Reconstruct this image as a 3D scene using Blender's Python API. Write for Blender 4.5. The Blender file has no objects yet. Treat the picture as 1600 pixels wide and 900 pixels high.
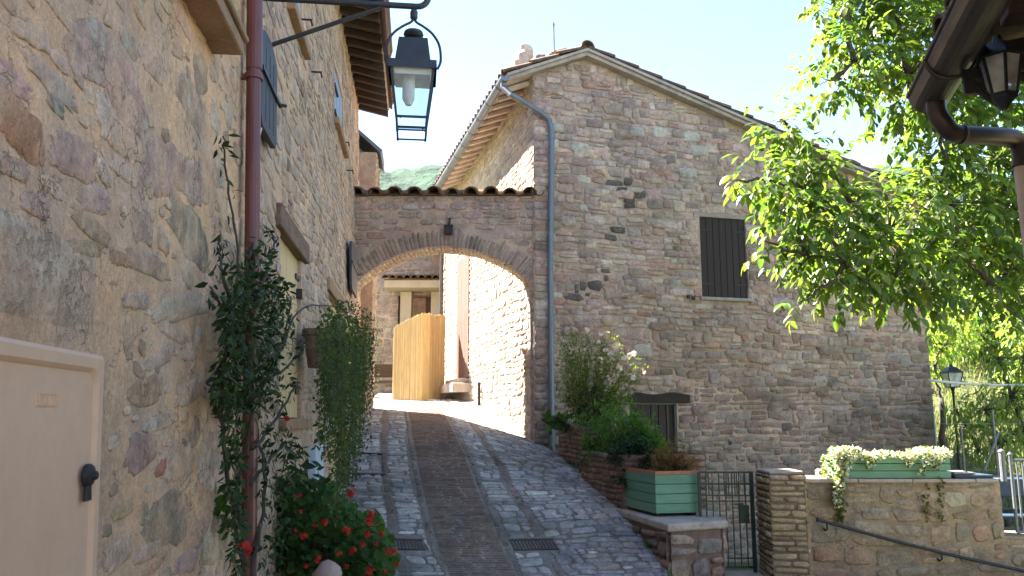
import bpy, math, random
from mathutils import Vector, Matrix, noise as mnoise

# ---------------------------------------------------------------- camera, sky, sun, exposure
SC = bpy.context.scene
COL = SC.collection
R = math.radians
F = 1250.0                      # focal length in pixels of the 1600 px wide photograph
TH = math.atan(200 / F)         # camera tilts up
cT, sT = math.cos(TH), math.sin(TH)
cam = bpy.data.cameras.new('camera')
cam.sensor_width = 36.0
cam.lens = F / 1600 * 36
cam.clip_start, cam.clip_end = 0.05, 4000
camo = bpy.data.objects.new('camera', cam)
camo.rotation_euler = (math.pi / 2 + TH, 0, 0)
COL.objects.link(camo)
SC.camera = camo

SUN_AZ, SUN_EL = -55.0, 48.0    # sun ahead and to the left
world = bpy.data.worlds.new('World')
SC.world = world
world.use_nodes = True
_nt = world.node_tree
_sky = _nt.nodes.new('ShaderNodeTexSky')
_sky.sky_type = 'NISHITA'
_sky.sun_disc = False
_sky.sun_elevation, _sky.sun_rotation = R(SUN_EL), R(SUN_AZ)
_sky.air_density, _sky.dust_density, _sky.ozone_density = 1.0, 0.12, 2.4
_nt.links.new(_sky.outputs[0], _nt.nodes['Background'].inputs[0])
_nt.nodes['Background'].inputs[1].default_value = 0.046
_s = Vector((math.sin(R(SUN_AZ)) * math.cos(R(SUN_EL)), math.cos(R(SUN_AZ)) * math.cos(R(SUN_EL)), math.sin(R(SUN_EL))))
sun = bpy.data.lights.new('sun', 'SUN')
sun.energy, sun.angle, sun.color = 5.0, R(0.53), (1.0, 0.93, 0.82)
suno = bpy.data.objects.new('sun', sun)
suno.rotation_euler = _s.to_track_quat('Z', 'Y').to_euler()
COL.objects.link(suno)
SC.view_settings.view_transform = 'Standard'
SC.view_settings.look = 'None'
SC.view_settings.exposure = 3.35
SC.view_settings.gamma = 1
SC.cycles.use_denoising = True
SC.cycles.max_bounces = 8
SC.cycles.diffuse_bounces = 5
SC.cycles.glossy_bounces = 3
SC.cycles.transparent_max_bounces = 12
SC.cycles.transmission_bounces = 4
SC.cycles.caustics_reflective = False
SC.cycles.caustics_refractive = False
SC.cycles.sample_clamp_indirect = 6

# ---------------------------------------------------------------- projection helpers (photo pixel -> place)
def ray(px, py):
    u, v = (px - 800) / F, (450 - py) / F
    return Vector((u, cT - v * sT, sT + v * cT))
def proj(p):
    y, z = p.y * cT + p.z * sT, p.z * cT - p.y * sT
    return 800 + F * p.x / y, 450 - F * z / y
def at(px, py, y):
    r = ray(px, py)
    return r * (y / r.y)
def atz(px, py, z):
    r = ray(px, py)
    return r * (z / r.z)
def px_size(n, y):              # n photo pixels at forward distance y, in metres
    return n * y / F

class Frame:                    # an upright plane: s along it, z up, h out of it
    def __init__(s, o, u, n, lean=0.0):
        s.o, s.u, s.n = Vector(o), Vector(u).normalized(), Vector(n).normalized()
        s.up = Vector((0, 0, 1)) - s.n * lean
        s.N = s.u.cross(s.up).normalized()
    def P(s, a, z, h=0.0):
        return s.o + s.u * a + s.up * z + s.n * h
    def sz(s, px, py, h=0.0):
        r = ray(px, py)
        t = (s.o + s.n * h).dot(s.N) / r.dot(s.N)
        p = r * t
        return (p - s.o).dot(s.u), p.z
    def at(s, px, py, h=0.0):
        a, z = s.sz(px, py, h)
        return s.P(a, z, h)

# ---------------------------------------------------------------- mesh builder
class MB:
    def __init__(s, tint=(1, 1, 1)):
        s.v, s.f, s.t, s.e, s.m = [], [], [], [], []
        s.tint = tint
    def add(s, pts, faces, tint=None, edge=0.0, mat=0):
        b = len(s.v)
        s.v.extend(pts)
        if isinstance(edge, (int, float)):
            s.e.extend([edge] * len(pts))
        else:
            s.e.extend(edge)
        tint = tint or s.tint
        for f in faces:
            s.f.append([b + i for i in f])
            s.t.append(tint)
            s.m.append(mat)
    def quad(s, a, b, c, d, tint=None, mat=0, edge=0.0):
        s.add([a, b, c, d], [(0, 1, 2, 3)], tint, edge, mat)
    def box8(s, p, tint=None, mat=0, edge=0.0):   # p: 4 bottom, 4 top
        s.add(p, [(3, 2, 1, 0), (4, 5, 6, 7), (0, 1, 5, 4), (1, 2, 6, 5), (2, 3, 7, 6), (3, 0, 4, 7)], tint, edge, mat)
    def box(s, c, ax, ay, az, tint=None, mat=0):   # centre and half axes
        c, ax, ay, az = Vector(c), Vector(ax), Vector(ay), Vector(az)
        s.box8([c - ax - ay - az, c + ax - ay - az, c + ax + ay - az, c - ax + ay - az,
                c - ax - ay + az, c + ax - ay + az, c + ax + ay + az, c - ax + ay + az], tint, mat)
    def fbox(s, fr, s0, s1, z0, z1, h0, h1, tint=None, mat=0, edge=0.0):
        P = fr.P
        s.box8([P(s0, z0, h1), P(s1, z0, h1), P(s1, z0, h0), P(s0, z0, h0),
                P(s0, z1, h1), P(s1, z1, h1), P(s1, z1, h0), P(s0, z1, h0)], tint, mat, edge)
    def prism(s, poly, vec, tint=None, mat=0):
        n = len(poly)
        poly = [Vector(p) for p in poly]
        vec = Vector(vec)
        s.add(poly + [p + vec for p in poly],
              [tuple(range(n))[::-1], tuple(range(n, 2 * n))] + [(i, (i + 1) % n, n + (i + 1) % n, n + i) for i in range(n)], tint, 0.0, mat)
    def tube(s, path, r, n=8, tint=None, mat=0, caps=True):
        path = [Vector(p) for p in path]
        k = len(path)
        rr = r if isinstance(r, (list, tuple)) else [r] * k
        d0 = (path[1] - path[0]).normalized()
        a = d0.orthogonal().normalized()
        pts = []
        for i, p in enumerate(path):
            d = (path[min(i + 1, k - 1)] - path[max(i - 1, 0)]).normalized()
            a = (a - d * a.dot(d)).normalized()
            b = d.cross(a)
            for j in range(n):
                w = 2 * math.pi * j / n
                pts.append(p + (a * math.cos(w) + b * math.sin(w)) * rr[i])
        fs = [(i * n + j, i * n + (j + 1) % n, (i + 1) * n + (j + 1) % n, (i + 1) * n + j) for i in range(k - 1) for j in range(n)]
        if caps:
            fs += [tuple(range(n))[::-1], tuple(range((k - 1) * n, k * n))]
        s.add(pts, fs, tint, 0.0, mat)
    def lathe(s, o, prof, n=16, axis=(0, 0, 1), tint=None, mat=0, rot=0.0):
        o, ax = Vector(o), Vector(axis).normalized()
        a = ax.orthogonal().normalized() if abs(ax.z) < .99 else Vector((1, 0, 0))
        b = ax.cross(a)
        pts = [o + ax * h + (a * math.cos(2 * math.pi * j / n + rot) + b * math.sin(2 * math.pi * j / n + rot)) * r for r, h in prof for j in range(n)]
        k = len(prof)
        fs = [(i * n + j, i * n + (j + 1) % n, (i + 1) * n + (j + 1) % n, (i + 1) * n + j) for i in range(k - 1) for j in range(n)]
        fs += [tuple(range(n))[::-1], tuple(range((k - 1) * n, k * n))]
        s.add(pts, fs, tint, 0.0, mat)
    def build(s, name, mats, parent=None, smooth=False, bevel=0.0, loc=None):
        me = bpy.data.meshes.new(name)
        if parent is not None:
            off = Vector(parent['_w'])
        elif loc is not None:
            off = Vector(loc)
        else:
            xs = [p[0] for p in s.v]; ys = [p[1] for p in s.v]; zs = [p[2] for p in s.v]
            off = Vector(((min(xs) + max(xs)) / 2, (min(ys) + max(ys)) / 2, min(zs)))
        me.from_pydata([(p[0] - off.x, p[1] - off.y, p[2] - off.z) for p in s.v], [], s.f)
        a = me.attributes.new('tint', 'FLOAT_COLOR', 'FACE')
        a.data.foreach_set('color', [c for t in s.t for c in (t[0], t[1], t[2], 1.0)])
        b = me.attributes.new('edge', 'FLOAT', 'POINT')
        b.data.foreach_set('value', s.e)
        if not isinstance(mats, (list, tuple)):
            mats = [mats]
        for m in mats:
            me.materials.append(m)
        if len(mats) > 1:
            me.polygons.foreach_set('material_index', s.m)
        if smooth:
            me.polygons.foreach_set('use_smooth', [True] * len(s.f))
        me.update()
        o = bpy.data.objects.new(name, me)
        COL.objects.link(o)
        if parent is not None:
            o.parent = parent
        else:
            o.location = off
        o['_w'] = tuple(off)
        if bevel:
            md = o.modifiers.new('bevel', 'BEVEL')
            md.width, md.segments, md.limit_method = bevel, 2, 'ANGLE'
        return o

def thing(name, label, cat, loc, group=None):
    o = bpy.data.objects.new(name, None)
    o.empty_display_size = 0.2
    COL.objects.link(o)
    o.location = loc
    o['_w'] = tuple(loc)
    return tag(o, label, cat, group)
def tag(o, label, cat, group=None, kind=None):
    if label: o['label'] = label
    if cat: o['category'] = cat
    if group: o['group'] = group
    if kind: o['kind'] = kind
    return o

# ---------------------------------------------------------------- materials
class NT:
    def __init__(s, name):
        s.m = bpy.data.materials.new(name)
        s.m.use_nodes = True
        s.t = s.m.node_tree
        s.b = s.t.nodes['Principled BSDF']
        s.out = s.t.nodes['Material Output']
        s.obj = s.t.nodes.new('ShaderNodeTexCoord').outputs['Object']
    def put(s, sock, val):
        if hasattr(val, 'node'):
            s.t.links.new(val, sock)
        elif val is not None:
            if isinstance(val, (tuple, list)) and len(val) == 3 and len(sock.default_value) == 4:
                val = (*val, 1)
            sock.default_value = val
    def noise(s, scale, detail=4, rough=.6, vec=None, dist=0.0, out='Fac'):
        n = s.t.nodes.new('ShaderNodeTexNoise')
        n.inputs['Scale'].default_value = scale
        n.inputs['Detail'].default_value = detail
        n.inputs['Roughness'].default_value = rough
        n.inputs['Distortion'].default_value = dist
        s.put(n.inputs['Vector'], vec or s.obj)
        return n.outputs[out]
    def stretch(s, sc, vec=None):
        n = s.t.nodes.new('ShaderNodeMapping')
        s.put(n.inputs['Vector'], vec or s.obj)
        n.inputs['Scale'].default_value = sc
        return n.outputs[0]
    def math(s, op, a, b=None, clamp=False):
        n = s.t.nodes.new('ShaderNodeMath')
        n.operation, n.use_clamp = op, clamp
        s.put(n.inputs[0], a)
        s.put(n.inputs[1], b)
        return n.outputs[0]
    def rng(s, v, a, b, c=0.0, d=1.0, smooth=False):
        n = s.t.nodes.new('ShaderNodeMapRange')
        if smooth: n.interpolation_type = 'SMOOTHSTEP'
        s.put(n.inputs[0], v)
        for i, x in enumerate((a, b, c, d)):
            n.inputs[i + 1].default_value = x
        return n.outputs[0]
    def mix(s, f, a, b, mode='MIX'):
        n = s.t.nodes.new('ShaderNodeMix')
        n.data_type, n.blend_type = 'RGBA', mode
        s.put(n.inputs[0], f)
        s.put(n.inputs[6], a)
        s.put(n.inputs[7], b)
        return n.outputs[2]
    def gain(s, col, f):          # colour times a scalar socket
        n = s.t.nodes.new('ShaderNodeVectorMath')
        n.operation = 'SCALE'
        s.put(n.inputs[0], col)
        s.put(n.inputs['Scale'], f)
        return n.outputs[0]
    def attr(s, name, out='Color'):
        n = s.t.nodes.new('ShaderNodeAttribute')
        n.attribute_name = name
        return n.outputs[out]
    def bump(s, h, strength=.5, dist=.01):
        n = s.t.nodes.new('ShaderNodeBump')
        n.inputs['Strength'].default_value = strength
        n.inputs['Distance'].default_value = dist
        s.put(n.inputs['Height'], h)
        s.put(s.b.inputs['Normal'], n.outputs[0])
    def done(s, col, rough=.8, metal=0.0, spec=.3):
        s.put(s.b.inputs['Base Color'], col)
        s.put(s.b.inputs['Roughness'], rough)
        s.b.inputs['Metallic'].default_value = metal
        s.b.inputs['Specular IOR Level'].default_value = spec
        return s.m

def masonry_mat(name, mortar, lo=.25, hi=.5, ragged=.6, fine=26, bump=.9, bdist=.012, mvar=.35, stain=.3, stain_col=None, smear=0.0, sscale=5, blotk=.35, mott=.35, lime=.25, crack=.4, stain_k=.55):
    n = NT(name)
    e, t = n.attr('edge', 'Fac'), n.attr('tint')
    rag = n.noise(fine, 5, .65)
    f = n.rng(n.math('ADD', e, n.math('MULTIPLY', n.math('SUBTRACT', rag, .5), ragged * 2)), lo, hi, 0, 1, True)
    if smear:
        f = n.math('MULTIPLY', f, n.rng(n.noise(sscale, 5, .6, dist=.4), .5 - .12, .5 + .12, 1 - smear, 1, True))
    big, med, fin = n.noise(.9, 4, .6), n.noise(7, 6, .65), n.noise(70, 5, .7)
    blot = n.noise(16, 4, .55, dist=.8)
    st = n.gain(t, n.math('MULTIPLY', n.rng(med, .25, .75, .72, 1.25), n.rng(fin, .2, .8, .72, 1.22)))
    st = n.mix(n.rng(blot, .56, .72, 0, blotk), st, n.gain(t, 0.55))
    m2 = n.noise(13, 6, .72, dist=.6)
    st = n.gain(st, n.rng(m2, .3, .7, 1 - mott, 1 + mott))
    st = n.mix(n.rng(n.noise(5.5, 6, .7, dist=1.2), .54, .66, 0, lime), st, tuple(min(.6, c * 1.35 + .04) for c in mortar))
    warm = n.mix(n.rng(n.noise(2.3, 3), .35, .65), mortar, tuple(c * k for c, k in zip(mortar, (1.12, 1.0, .84))))
    mo = n.gain(warm, n.math('MULTIPLY', n.rng(n.noise(4.5, 5, .6), .25, .75, 1 - mvar, 1 + mvar), n.rng(fin, .2, .8, .82, 1.16)))
    c = n.mix(f, mo, st)
    c = n.gain(c, n.rng(n.noise(34, 5, .75), .3, .7, 1 - mott * .7, 1 + mott * .7))
    vo = n.t.nodes.new('ShaderNodeTexVoronoi')
    vo.feature = 'DISTANCE_TO_EDGE'
    vo.inputs['Scale'].default_value = 6.0
    wv = n.t.nodes.new('ShaderNodeVectorMath')
    n.put(wv.inputs[0], n.obj)
    wn = n.t.nodes.new('ShaderNodeVectorMath'); wn.operation = 'SCALE'
    n.put(wn.inputs[0], n.noise(5, 5, .65, out='Color')); wn.inputs['Scale'].default_value = .35
    n.put(wv.inputs[1], wn.outputs[0]); n.put(vo.inputs['Vector'], wv.outputs[0])
    ck = n.math('MULTIPLY', n.rng(vo.outputs['Distance'], .004, .022, 1, 0, True), n.rng(n.noise(3.1, 3), .5, .62, 0, crack))
    c = n.mix(ck, c, tuple(x * .28 for x in mortar))
    k = n.rng(big, .3, .66, 1 - stain, 1.08)
    c = n.gain(c, k)
    if stain_col:
        c = n.mix(n.rng(n.noise(1.3, 5, .65, dist=.5), .54, .70, 0, stain_k), c, stain_col)
    h = n.math('ADD', n.math('MULTIPLY', f, .35), n.math('ADD', n.math('MULTIPLY', m2, .7), n.math('SUBTRACT', n.math('MULTIPLY', fin, .45), n.math('MULTIPLY', ck, .8))))
    n.bump(h, bump, bdist)
    return n.done(c, .92, 0, .2)

def plain_mat(name, col, rough=.7, metal=0.0, var=.2, scale=6, bump=.25, bdist=.004, wear=None, stretch=None, spec=.3, tinted=False, wear_at=(.58, .68)):
    n = NT(name)
    v = n.stretch(stretch) if stretch else n.obj
    a, b = n.noise(scale, 5, .6, v), n.noise(scale * 9, 4, .65, v)
    base = n.mix(1.0, n.attr('tint'), col, 'MULTIPLY') if tinted else col
    c = n.gain(base, n.math('MULTIPLY', n.rng(a, .25, .75, 1 - var, 1 + var), n.rng(b, .25, .75, 1 - var * .6, 1 + var * .6)))
    if wear:
        c = n.mix(n.rng(n.noise(scale * 2.2, 6, .7, v), wear_at[0], wear_at[1], 0, .8), c, wear)
    n.bump(n.math('ADD', a, n.math('MULTIPLY', b, .5)), bump, bdist)
    return n.done(c, n.rng(a, .3, .7, rough - .08, min(1, rough + .08)), metal, spec)

def leaf_mat(name, trans=.35, rough=.5, tcol=(1.5, 1.6, .6), spec=.25):
    n = NT(name)
    c = n.gain(n.attr('tint'), n.rng(n.noise(9, 3), .3, .7, .8, 1.2))
    n.done(c, rough, 0, spec)
    tr = n.t.nodes.new('ShaderNodeBsdfTranslucent')
    n.put(tr.inputs[0], n.mix(1.0, c, tcol, 'MULTIPLY'))
    mx = n.t.nodes.new('ShaderNodeMixShader')
    mx.inputs[0].default_value = trans
    n.t.links.new(n.b.outputs[0], mx.inputs[1])
    n.t.links.new(tr.outputs[0], mx.inputs[2])
    n.t.links.new(mx.outputs[0], n.out.inputs[0])
    return n.m

def glass_mat(name, tintc=(.85, .93, .97), haze=.12):
    n = NT(name)
    t = n.t.nodes.new('ShaderNodeBsdfTransparent')
    t.inputs[0].default_value = (*tintc, 1)
    n.done(n.gain((.75, .8, .84), n.rng(n.noise(14, 5), .3, .7, .7, 1.1)), .25, 0, .5)
    mx = n.t.nodes.new('ShaderNodeMixShader')
    n.put(mx.inputs[0], n.rng(n.noise(5, 4), .35, .75, haze * .5, haze * 2))
    n.t.links.new(t.outputs[0], mx.inputs[1])
    n.t.links.new(n.b.outputs[0], mx.inputs[2])
    n.t.links.new(mx.outputs[0], n.out.inputs[0])
    return n.m

M = {}
M['facade'] = masonry_mat('rubble masonry', (.47, .375, .33), .14, .34, .5, 32, 1.0, .016, stain=.34, stain_col=(.17, .145, .13), stain_k=.4, mott=.28, smear=.15, sscale=3, blotk=.5)
M['sidewall'] = masonry_mat('pale rubble masonry', (.46, .40, .33), .15, .45, .5, 22, .7, .012, stain=.12, smear=.4)
M['plaster'] = masonry_mat('ochre plaster over stone', (.66, .455, .315), .30, .52, .8, 34, 1.0, .016, mvar=.26, stain=.22, smear=.6, sscale=5, blotk=.45, mott=.30, lime=.6, crack=.55)
M['streetwall'] = masonry_mat('rough pointed wall', (.60, .45, .365), .25, .85, .85, 16, 1.0, .03, mvar=.3, stain=.2, smear=.8, sscale=4)
M['arch'] = masonry_mat('weathered arch masonry', (.48, .37, .325), .2, .5, .5, 24, 1.0, .02, stain=.3)
M['archbrick'] = masonry_mat('arch brick', (.27, .225, .19), .1, .35, .35, 24, 1.0, .012, stain=.25)
M['garden'] = masonry_mat('garden wall masonry', (.32, .26, .195), .2, .45, .6, 20, 1.0, .016, stain=.4, mvar=.45, smear=.25, stain_col=(.11, .11, .05))
M['pier'] = masonry_mat('thin stone courses', (.20, .155, .10), .08, .25, .3, 30, .9, .01)
M['redwall'] = masonry_mat('reddish bed wall', (.20, .145, .12), .15, .4, .45, 24, 1.0, .014, stain=.3)
M['road'] = masonry_mat('cobbled road', (.20, .195, .19), .15, .4, .5, 26, .9, .012, stain=.34, smear=.25, stain_col=(.11, .105, .10), stain_k=.45)
M['roadbrick'] = masonry_mat('brick road strip', (.125, .092, .076), .1, .35, .4, 40, .8, .006, stain=.3)
M['ledge'] = plain_mat('brown sandstone', (.29, .185, .115), .85, var=.3, scale=5, bump=.6, bdist=.01, wear=(.40, .30, .2))
M['cap'] = plain_mat('coping stone', (.36, .31, .27), .85, var=.3, scale=6, bump=.8, bdist=.012, wear=(.2, .18, .15))
M['tile'] = plain_mat('old roof tile', (.36, .25, .19), .85, var=.35, scale=5, bump=.6, bdist=.008, wear=(.13, .12, .10), tinted=True, wear_at=(.5, .62))
M['verge'] = plain_mat('pale verge mortar', (.40, .345, .325), .85, var=.3, scale=5, bump=.5, wear=(.25, .2, .18))
M['soffit'] = plain_mat('eave brick', (.56, .46, .39), .85, var=.25, scale=6, bump=.5)
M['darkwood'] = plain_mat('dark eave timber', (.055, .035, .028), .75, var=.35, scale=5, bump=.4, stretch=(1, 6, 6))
M['oldwood'] = plain_mat('weathered lintel timber', (.17, .115, .085), .85, var=.4, scale=4, bump=.7, bdist=.01, stretch=(6, 1.2, 6))
M['blackwood'] = plain_mat('blackened lintel timber', (.035, .026, .022), .85, var=.4, scale=5, bump=.7, bdist=.01)
M['shutter'] = plain_mat('dark brown shutter', (.032, .018, .016), .55, var=.3, scale=4, bump=.3, stretch=(9, 9, 1))
M['brownshutter'] = plain_mat('faded brown shutter', (.14, .075, .06), .65, var=.3, scale=4, bump=.3, stretch=(9, 9, 1))
M['cream'] = plain_mat('cream door paint', (.52, .40, .22), .55, var=.14, scale=3, bump=.2, stretch=(6, 6, 1), wear=(.36, .25, .13), wear_at=(.66, .74))
M['blueshutter'] = plain_mat('grey blue shutter paint', (.24, .29, .38), .5, var=.12, scale=3, bump=.15, stretch=(6, 6, 1))
M['slateshutter'] = plain_mat('dark slate shutter', (.055, .06, .075), .6, var=.2, scale=4, bump=.2)
M['metaldoor'] = plain_mat('painted metal hatch', (.70, .46, .31), .5, var=.09, scale=2.2, bump=.12, bdist=.003, wear=(.46, .31, .20), wear_at=(.64, .75), spec=.4)
M['iron'] = plain_mat('black iron', (.022, .022, .024), .5, .3, var=.3, scale=12, bump=.3, spec=.5)
M['lanterniron'] = plain_mat('blue black lantern paint', (.03, .038, .05), .45, .2, var=.25, scale=12, bump=.2, spec=.5)
M['redpipe'] = plain_mat('red brown pipe paint', (.13, .040, .034), .38, 0, var=.2, scale=4, bump=.15, wear=(.085, .05, .05), spec=.5, stretch=(3, 3, 1))
M['zinc'] = plain_mat('grey painted zinc', (.17, .195, .235), .45, .35, var=.15, scale=5, bump=.12, wear=(.27, .25, .23), spec=.5)
M['browngutter'] = plain_mat('dark brown gutter', (.085, .068, .062), .42, .35, var=.25, scale=5, bump=.12, wear=(.05, .042, .04), spec=.5)
M['copper'] = plain_mat('copper brown gutter', (.12, .07, .06), .45, .25, var=.25, scale=5, bump=.12)
M['pinkpipe'] = plain_mat('pale pipe', (.72, .58, .50), .55, 0, var=.15, scale=5, bump=.1)
M['cable'] = plain_mat('pale cable', (.62, .60, .56), .6, 0, var=.1)
M['meter'] = plain_mat('pale blue box', (.45, .56, .68), .5, 0, var=.06)
M['greenwood'] = plain_mat('green planter paint', (.13, .27, .185), .6, var=.16, scale=4, bump=.35, stretch=(1.2, 1.2, 8), wear=(.20, .22, .15), tinted=True, wear_at=(.58, .70))
M['greeniron'] = plain_mat('dark green iron', (.010, .045, .035), .42, .1, var=.3, scale=10, bump=.25, wear=(.03, .03, .022), spec=.5)
M['greyiron'] = plain_mat('grey railing', (.17, .18, .19), .5, .4, var=.2, scale=10, bump=.2)
M['soil'] = plain_mat('soil', (.09, .055, .04), .95, var=.4, scale=18, bump=1, bdist=.02)
M['soilred'] = plain_mat('reddish planter rim', (.40, .17, .10), .85, var=.25, scale=9, bump=.4)
M['reed'] = plain_mat('reed canes', (.52, .385, .18), .65, var=.25, scale=4, bump=.3, stretch=(9, 9, .7), tinted=True)
M['render'] = plain_mat('cream render', (.38, .325, .26), .9, var=.14, scale=3, bump=.4)
M['grass'] = leaf_mat('grass blades', .25, .6)
M['leaf'] = leaf_mat('broad leaves', .55, .5, (1.9, 1.9, .6))
M['walnut'] = leaf_mat('walnut leaves', .52, .38, (1.75, 1.85, .75), .5)
M['darkleaf'] = leaf_mat('glossy dark leaves', .2, .45, (1.2, 1.5, .5), .08)
M['petal'] = leaf_mat('petals', .3, .6, (1.1, 1.0, 1.0))
M['bark'] = plain_mat('bark', (.085, .07, .058), .9, var=.35, scale=7, bump=1, bdist=.02, stretch=(4, 4, 1))
M['glass'] = glass_mat('lantern glass')
M['milk'] = glass_mat('frosted lantern glass', (.8, .84, .86), .45)
M['tarp'] = plain_mat('dark blue sheet', (.03, .05, .075), .5, var=.3, scale=6, bump=.5, bdist=.02)
M['white'] = plain_mat('white enamel', (.72, .72, .70), .45, var=.08)
M['ground'] = plain_mat('earth and turf', (.115, .125, .06), .95, var=.4, scale=1.5, bump=.8, bdist=.03, wear=(.17, .15, .10))
M['paving'] = plain_mat('added unseen pale bounce paving', (.46, .37, .28), .9, var=.3, scale=2, bump=.6, bdist=.01, wear=(.30, .26, .21))
M['boulder'] = plain_mat('pink stone', (.40, .30, .27), .9, var=.2, scale=7, bump=.7, bdist=.01)

# ---------------------------------------------------------------- stone laying
def pick(rnd, pal):
    w = rnd.random() * sum(p[1] for p in pal)
    for c, k in pal:
        w -= k
        if w <= 0:
            break
    g = rnd.uniform(.82, 1.18)
    return tuple(max(.01, x * g * rnd.uniform(.95, 1.05)) for x in c)

def stone(mb, mapf, s, z, a, b, H, tint, rnd, n=12, sq=.55, jit=.08, rot=0.0, mat=0, ins=(.9, .68)):
    ph = rnd.random() * 6.28
    cr, sr = math.cos(rot), math.sin(rot)
    lop = rnd.uniform(-.18, .18)
    ring = []
    for k in range(n):
        w = 2 * math.pi * (k + rnd.uniform(-.22, .22)) / n
        c, d = math.cos(w), math.sin(w)
        x = math.copysign(abs(c) ** sq, c) * a
        y = math.copysign(abs(d) ** sq, d) * b
        j = 1 + rnd.uniform(-jit, jit) + .5 * jit * math.sin(2 * w + ph)
        y *= 1 + lop * x / a
        x, y = x * j, y * j
        ring.append((x * cr - y * sr, x * sr + y * cr))
    tl, tr_ = rnd.uniform(-.3, .3), rnd.uniform(-.3, .3)
    pts = [mapf(s + x, z + y, -.004) for x, y in ring]
    pts += [mapf(s + x * ins[0], z + y * ins[0], H * rnd.uniform(.45, .8)) for x, y in ring]
    pts += [mapf(s + x * ins[1], z + y * ins[1], H * (rnd.uniform(.8, 1.15) + tl * x / a + tr_ * y / b)) for x, y in ring]
    pts.append(mapf(s, z, H * rnd.uniform(.9, 1.2)))
    fs = []
    for k in range(n):
        q = (k + 1) % n
        fs += [(k, q, n + q, n + k), (n + k, n + q, 2 * n + q, 2 * n + k), (2 * n + k, 2 * n + q, 3 * n)]
    mb.add(pts, fs, tint, [0.0] * n + [.6] * n + [1.0] * (n + 1), mat)

def subtract(iv, holes):
    for a, b in holes:
        out = []
        for x, y in iv:
            if b <= x or a >= y:
                out.append((x, y))
            else:
                if a > x: out.append((x, a))
                if b < y: out.append((b, y))
        iv = out
    return iv

def lay(mb, mapf, z0, z1, ivals, rnd, rowh, w, gap, H, pal, split=.22, jit=.08, warp=.03, n=12, sq=.5, drop=0.0, mat=0, tintf=None, rowvar=(.65, 1.45), ins=(.95, .8), hv=(.9, 1.0)):
    """courses of irregular stones between z0 and z1; ivals(za, zb) gives the free stretches of a course"""
    def mp(s, z, h):
        if warp:
            q = Vector((s * .9, z * .9, 3.1))
            s2 = s + warp * mnoise.noise(q * 1.3)
            z2 = z + warp * 1.4 * mnoise.noise(q + Vector((7, 3, 1))) + warp * .5 * mnoise.noise(q * 3.1)
            return mapf(s2, z2, h)
        return mapf(s, z, h)
    z = z0
    while z < z1 - rowh * .3:
        hh = rowh * rnd.uniform(*rowvar)
        if z + hh > z1 - rowh * .3:
            hh = z1 - z
        for a, b in ivals(z, z + hh):
            s = a
            while s < b - gap * 2:
                ww = rnd.uniform(*w) * (1.0 if hh > rowh * .8 else 1.15)
                if b - (s + ww) < w[0] * .7:
                    ww = b - s
                if rnd.random() >= drop:
                    tn = lambda ss, zz: (tintf(ss, zz, pick(rnd, pal)) if tintf else pick(rnd, pal))
                    if rnd.random() < split and hh > rowh * .85:
                        f = rnd.uniform(.38, .62)
                        for zz, h2 in ((z, hh * f), (z + hh * f, hh * (1 - f))):
                            stone(mb, mp, s + ww / 2, zz + h2 / 2, ww / 2 - gap * .5, h2 / 2 - gap * .5, H * rnd.uniform(.5, 1.3), tn(s, zz), rnd, n, sq, jit, rnd.uniform(-.03, .03), mat, ins)
                    else:
                        stone(mb, mp, s + ww / 2, z + hh / 2 + hh * rnd.uniform(-1, 1) * (1 - hv[0]) * .5, ww / 2 - gap * .5, (hh / 2 - gap * .5) * rnd.uniform(*hv), H * rnd.uniform(.5, 1.3), tn(s, z), rnd, n, sq, jit, rnd.uniform(-.04, .04), mat, ins)
                s += ww
        z += hh

def panel(mb, fr, scuts, z0, ztop, holes=(), h=0.0, depth=.16, mat=0, rv=True):
    """flat wall sheet with rectangular openings and their reveals; ztop(s) is the wall head"""
    sc = sorted(set([round(x, 4) for x in scuts] + [round(x, 4) for ho in holes for x in ho[:2]]))
    zc = sorted(set([z0] + [z for ho in holes for z in ho[2:4]]))
    for a, b in zip(sc, sc[1:]):
        zs = zc + [None]
        for i in range(len(zc)):
            lo, hi = zs[i], zs[i + 1]
            m = (a + b) / 2
            if hi is not None and any(ho[0] - 1e-3 < m < ho[1] + 1e-3 and ho[2] - 1e-3 < (lo + hi) / 2 < ho[3] + 1e-3 for ho in holes):
                continue
            za, zb = (hi, hi) if hi is not None else (ztop(a), ztop(b))
            if min(za, zb) <= lo: continue
            mb.quad(fr.P(a, lo, h), fr.P(b, lo, h), fr.P(b, zb, h), fr.P(a, za, h), mat=mat)
    if rv:
        for a, b, c, d in [ho[:4] for ho in holes]:
            P = fr.P
            for q in ((P(a, c, h), P(a, d, h), P(a, d, h - depth), P(a, c, h - depth)), (P(b, c, h), P(b, d, h), P(b, d, h - depth), P(b, c, h - depth)),
                      (P(a, d, h), P(b, d, h), P(b, d, h - depth), P(a, d, h - depth)), (P(a, c, h), P(b, c, h), P(b, c, h - depth), P(a, c, h - depth))):
                mb.quad(*q, mat=mat)

def boards(mb, fr, s0, s1, z0, z1, h, n, th=.03, gap=.006, rnd=random, tint=(1, 1, 1), horiz=False):
    k = ((z1 - z0) if horiz else (s1 - s0)) / n
    for i in range(n):
        g = rnd.uniform(.88, 1.1)
        t = tuple(c * g for c in tint)
        o = rnd.uniform(-.002, .002)
        if horiz:
            mb.fbox(fr, s0, s1, z0 + i * k + gap / 2, z0 + (i + 1) * k - gap / 2, h - th, h + o, t)
        else:
            mb.fbox(fr, s0 + i * k + gap / 2, s0 + (i + 1) * k - gap / 2, z0, z1, h - th, h + o, t)

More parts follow.
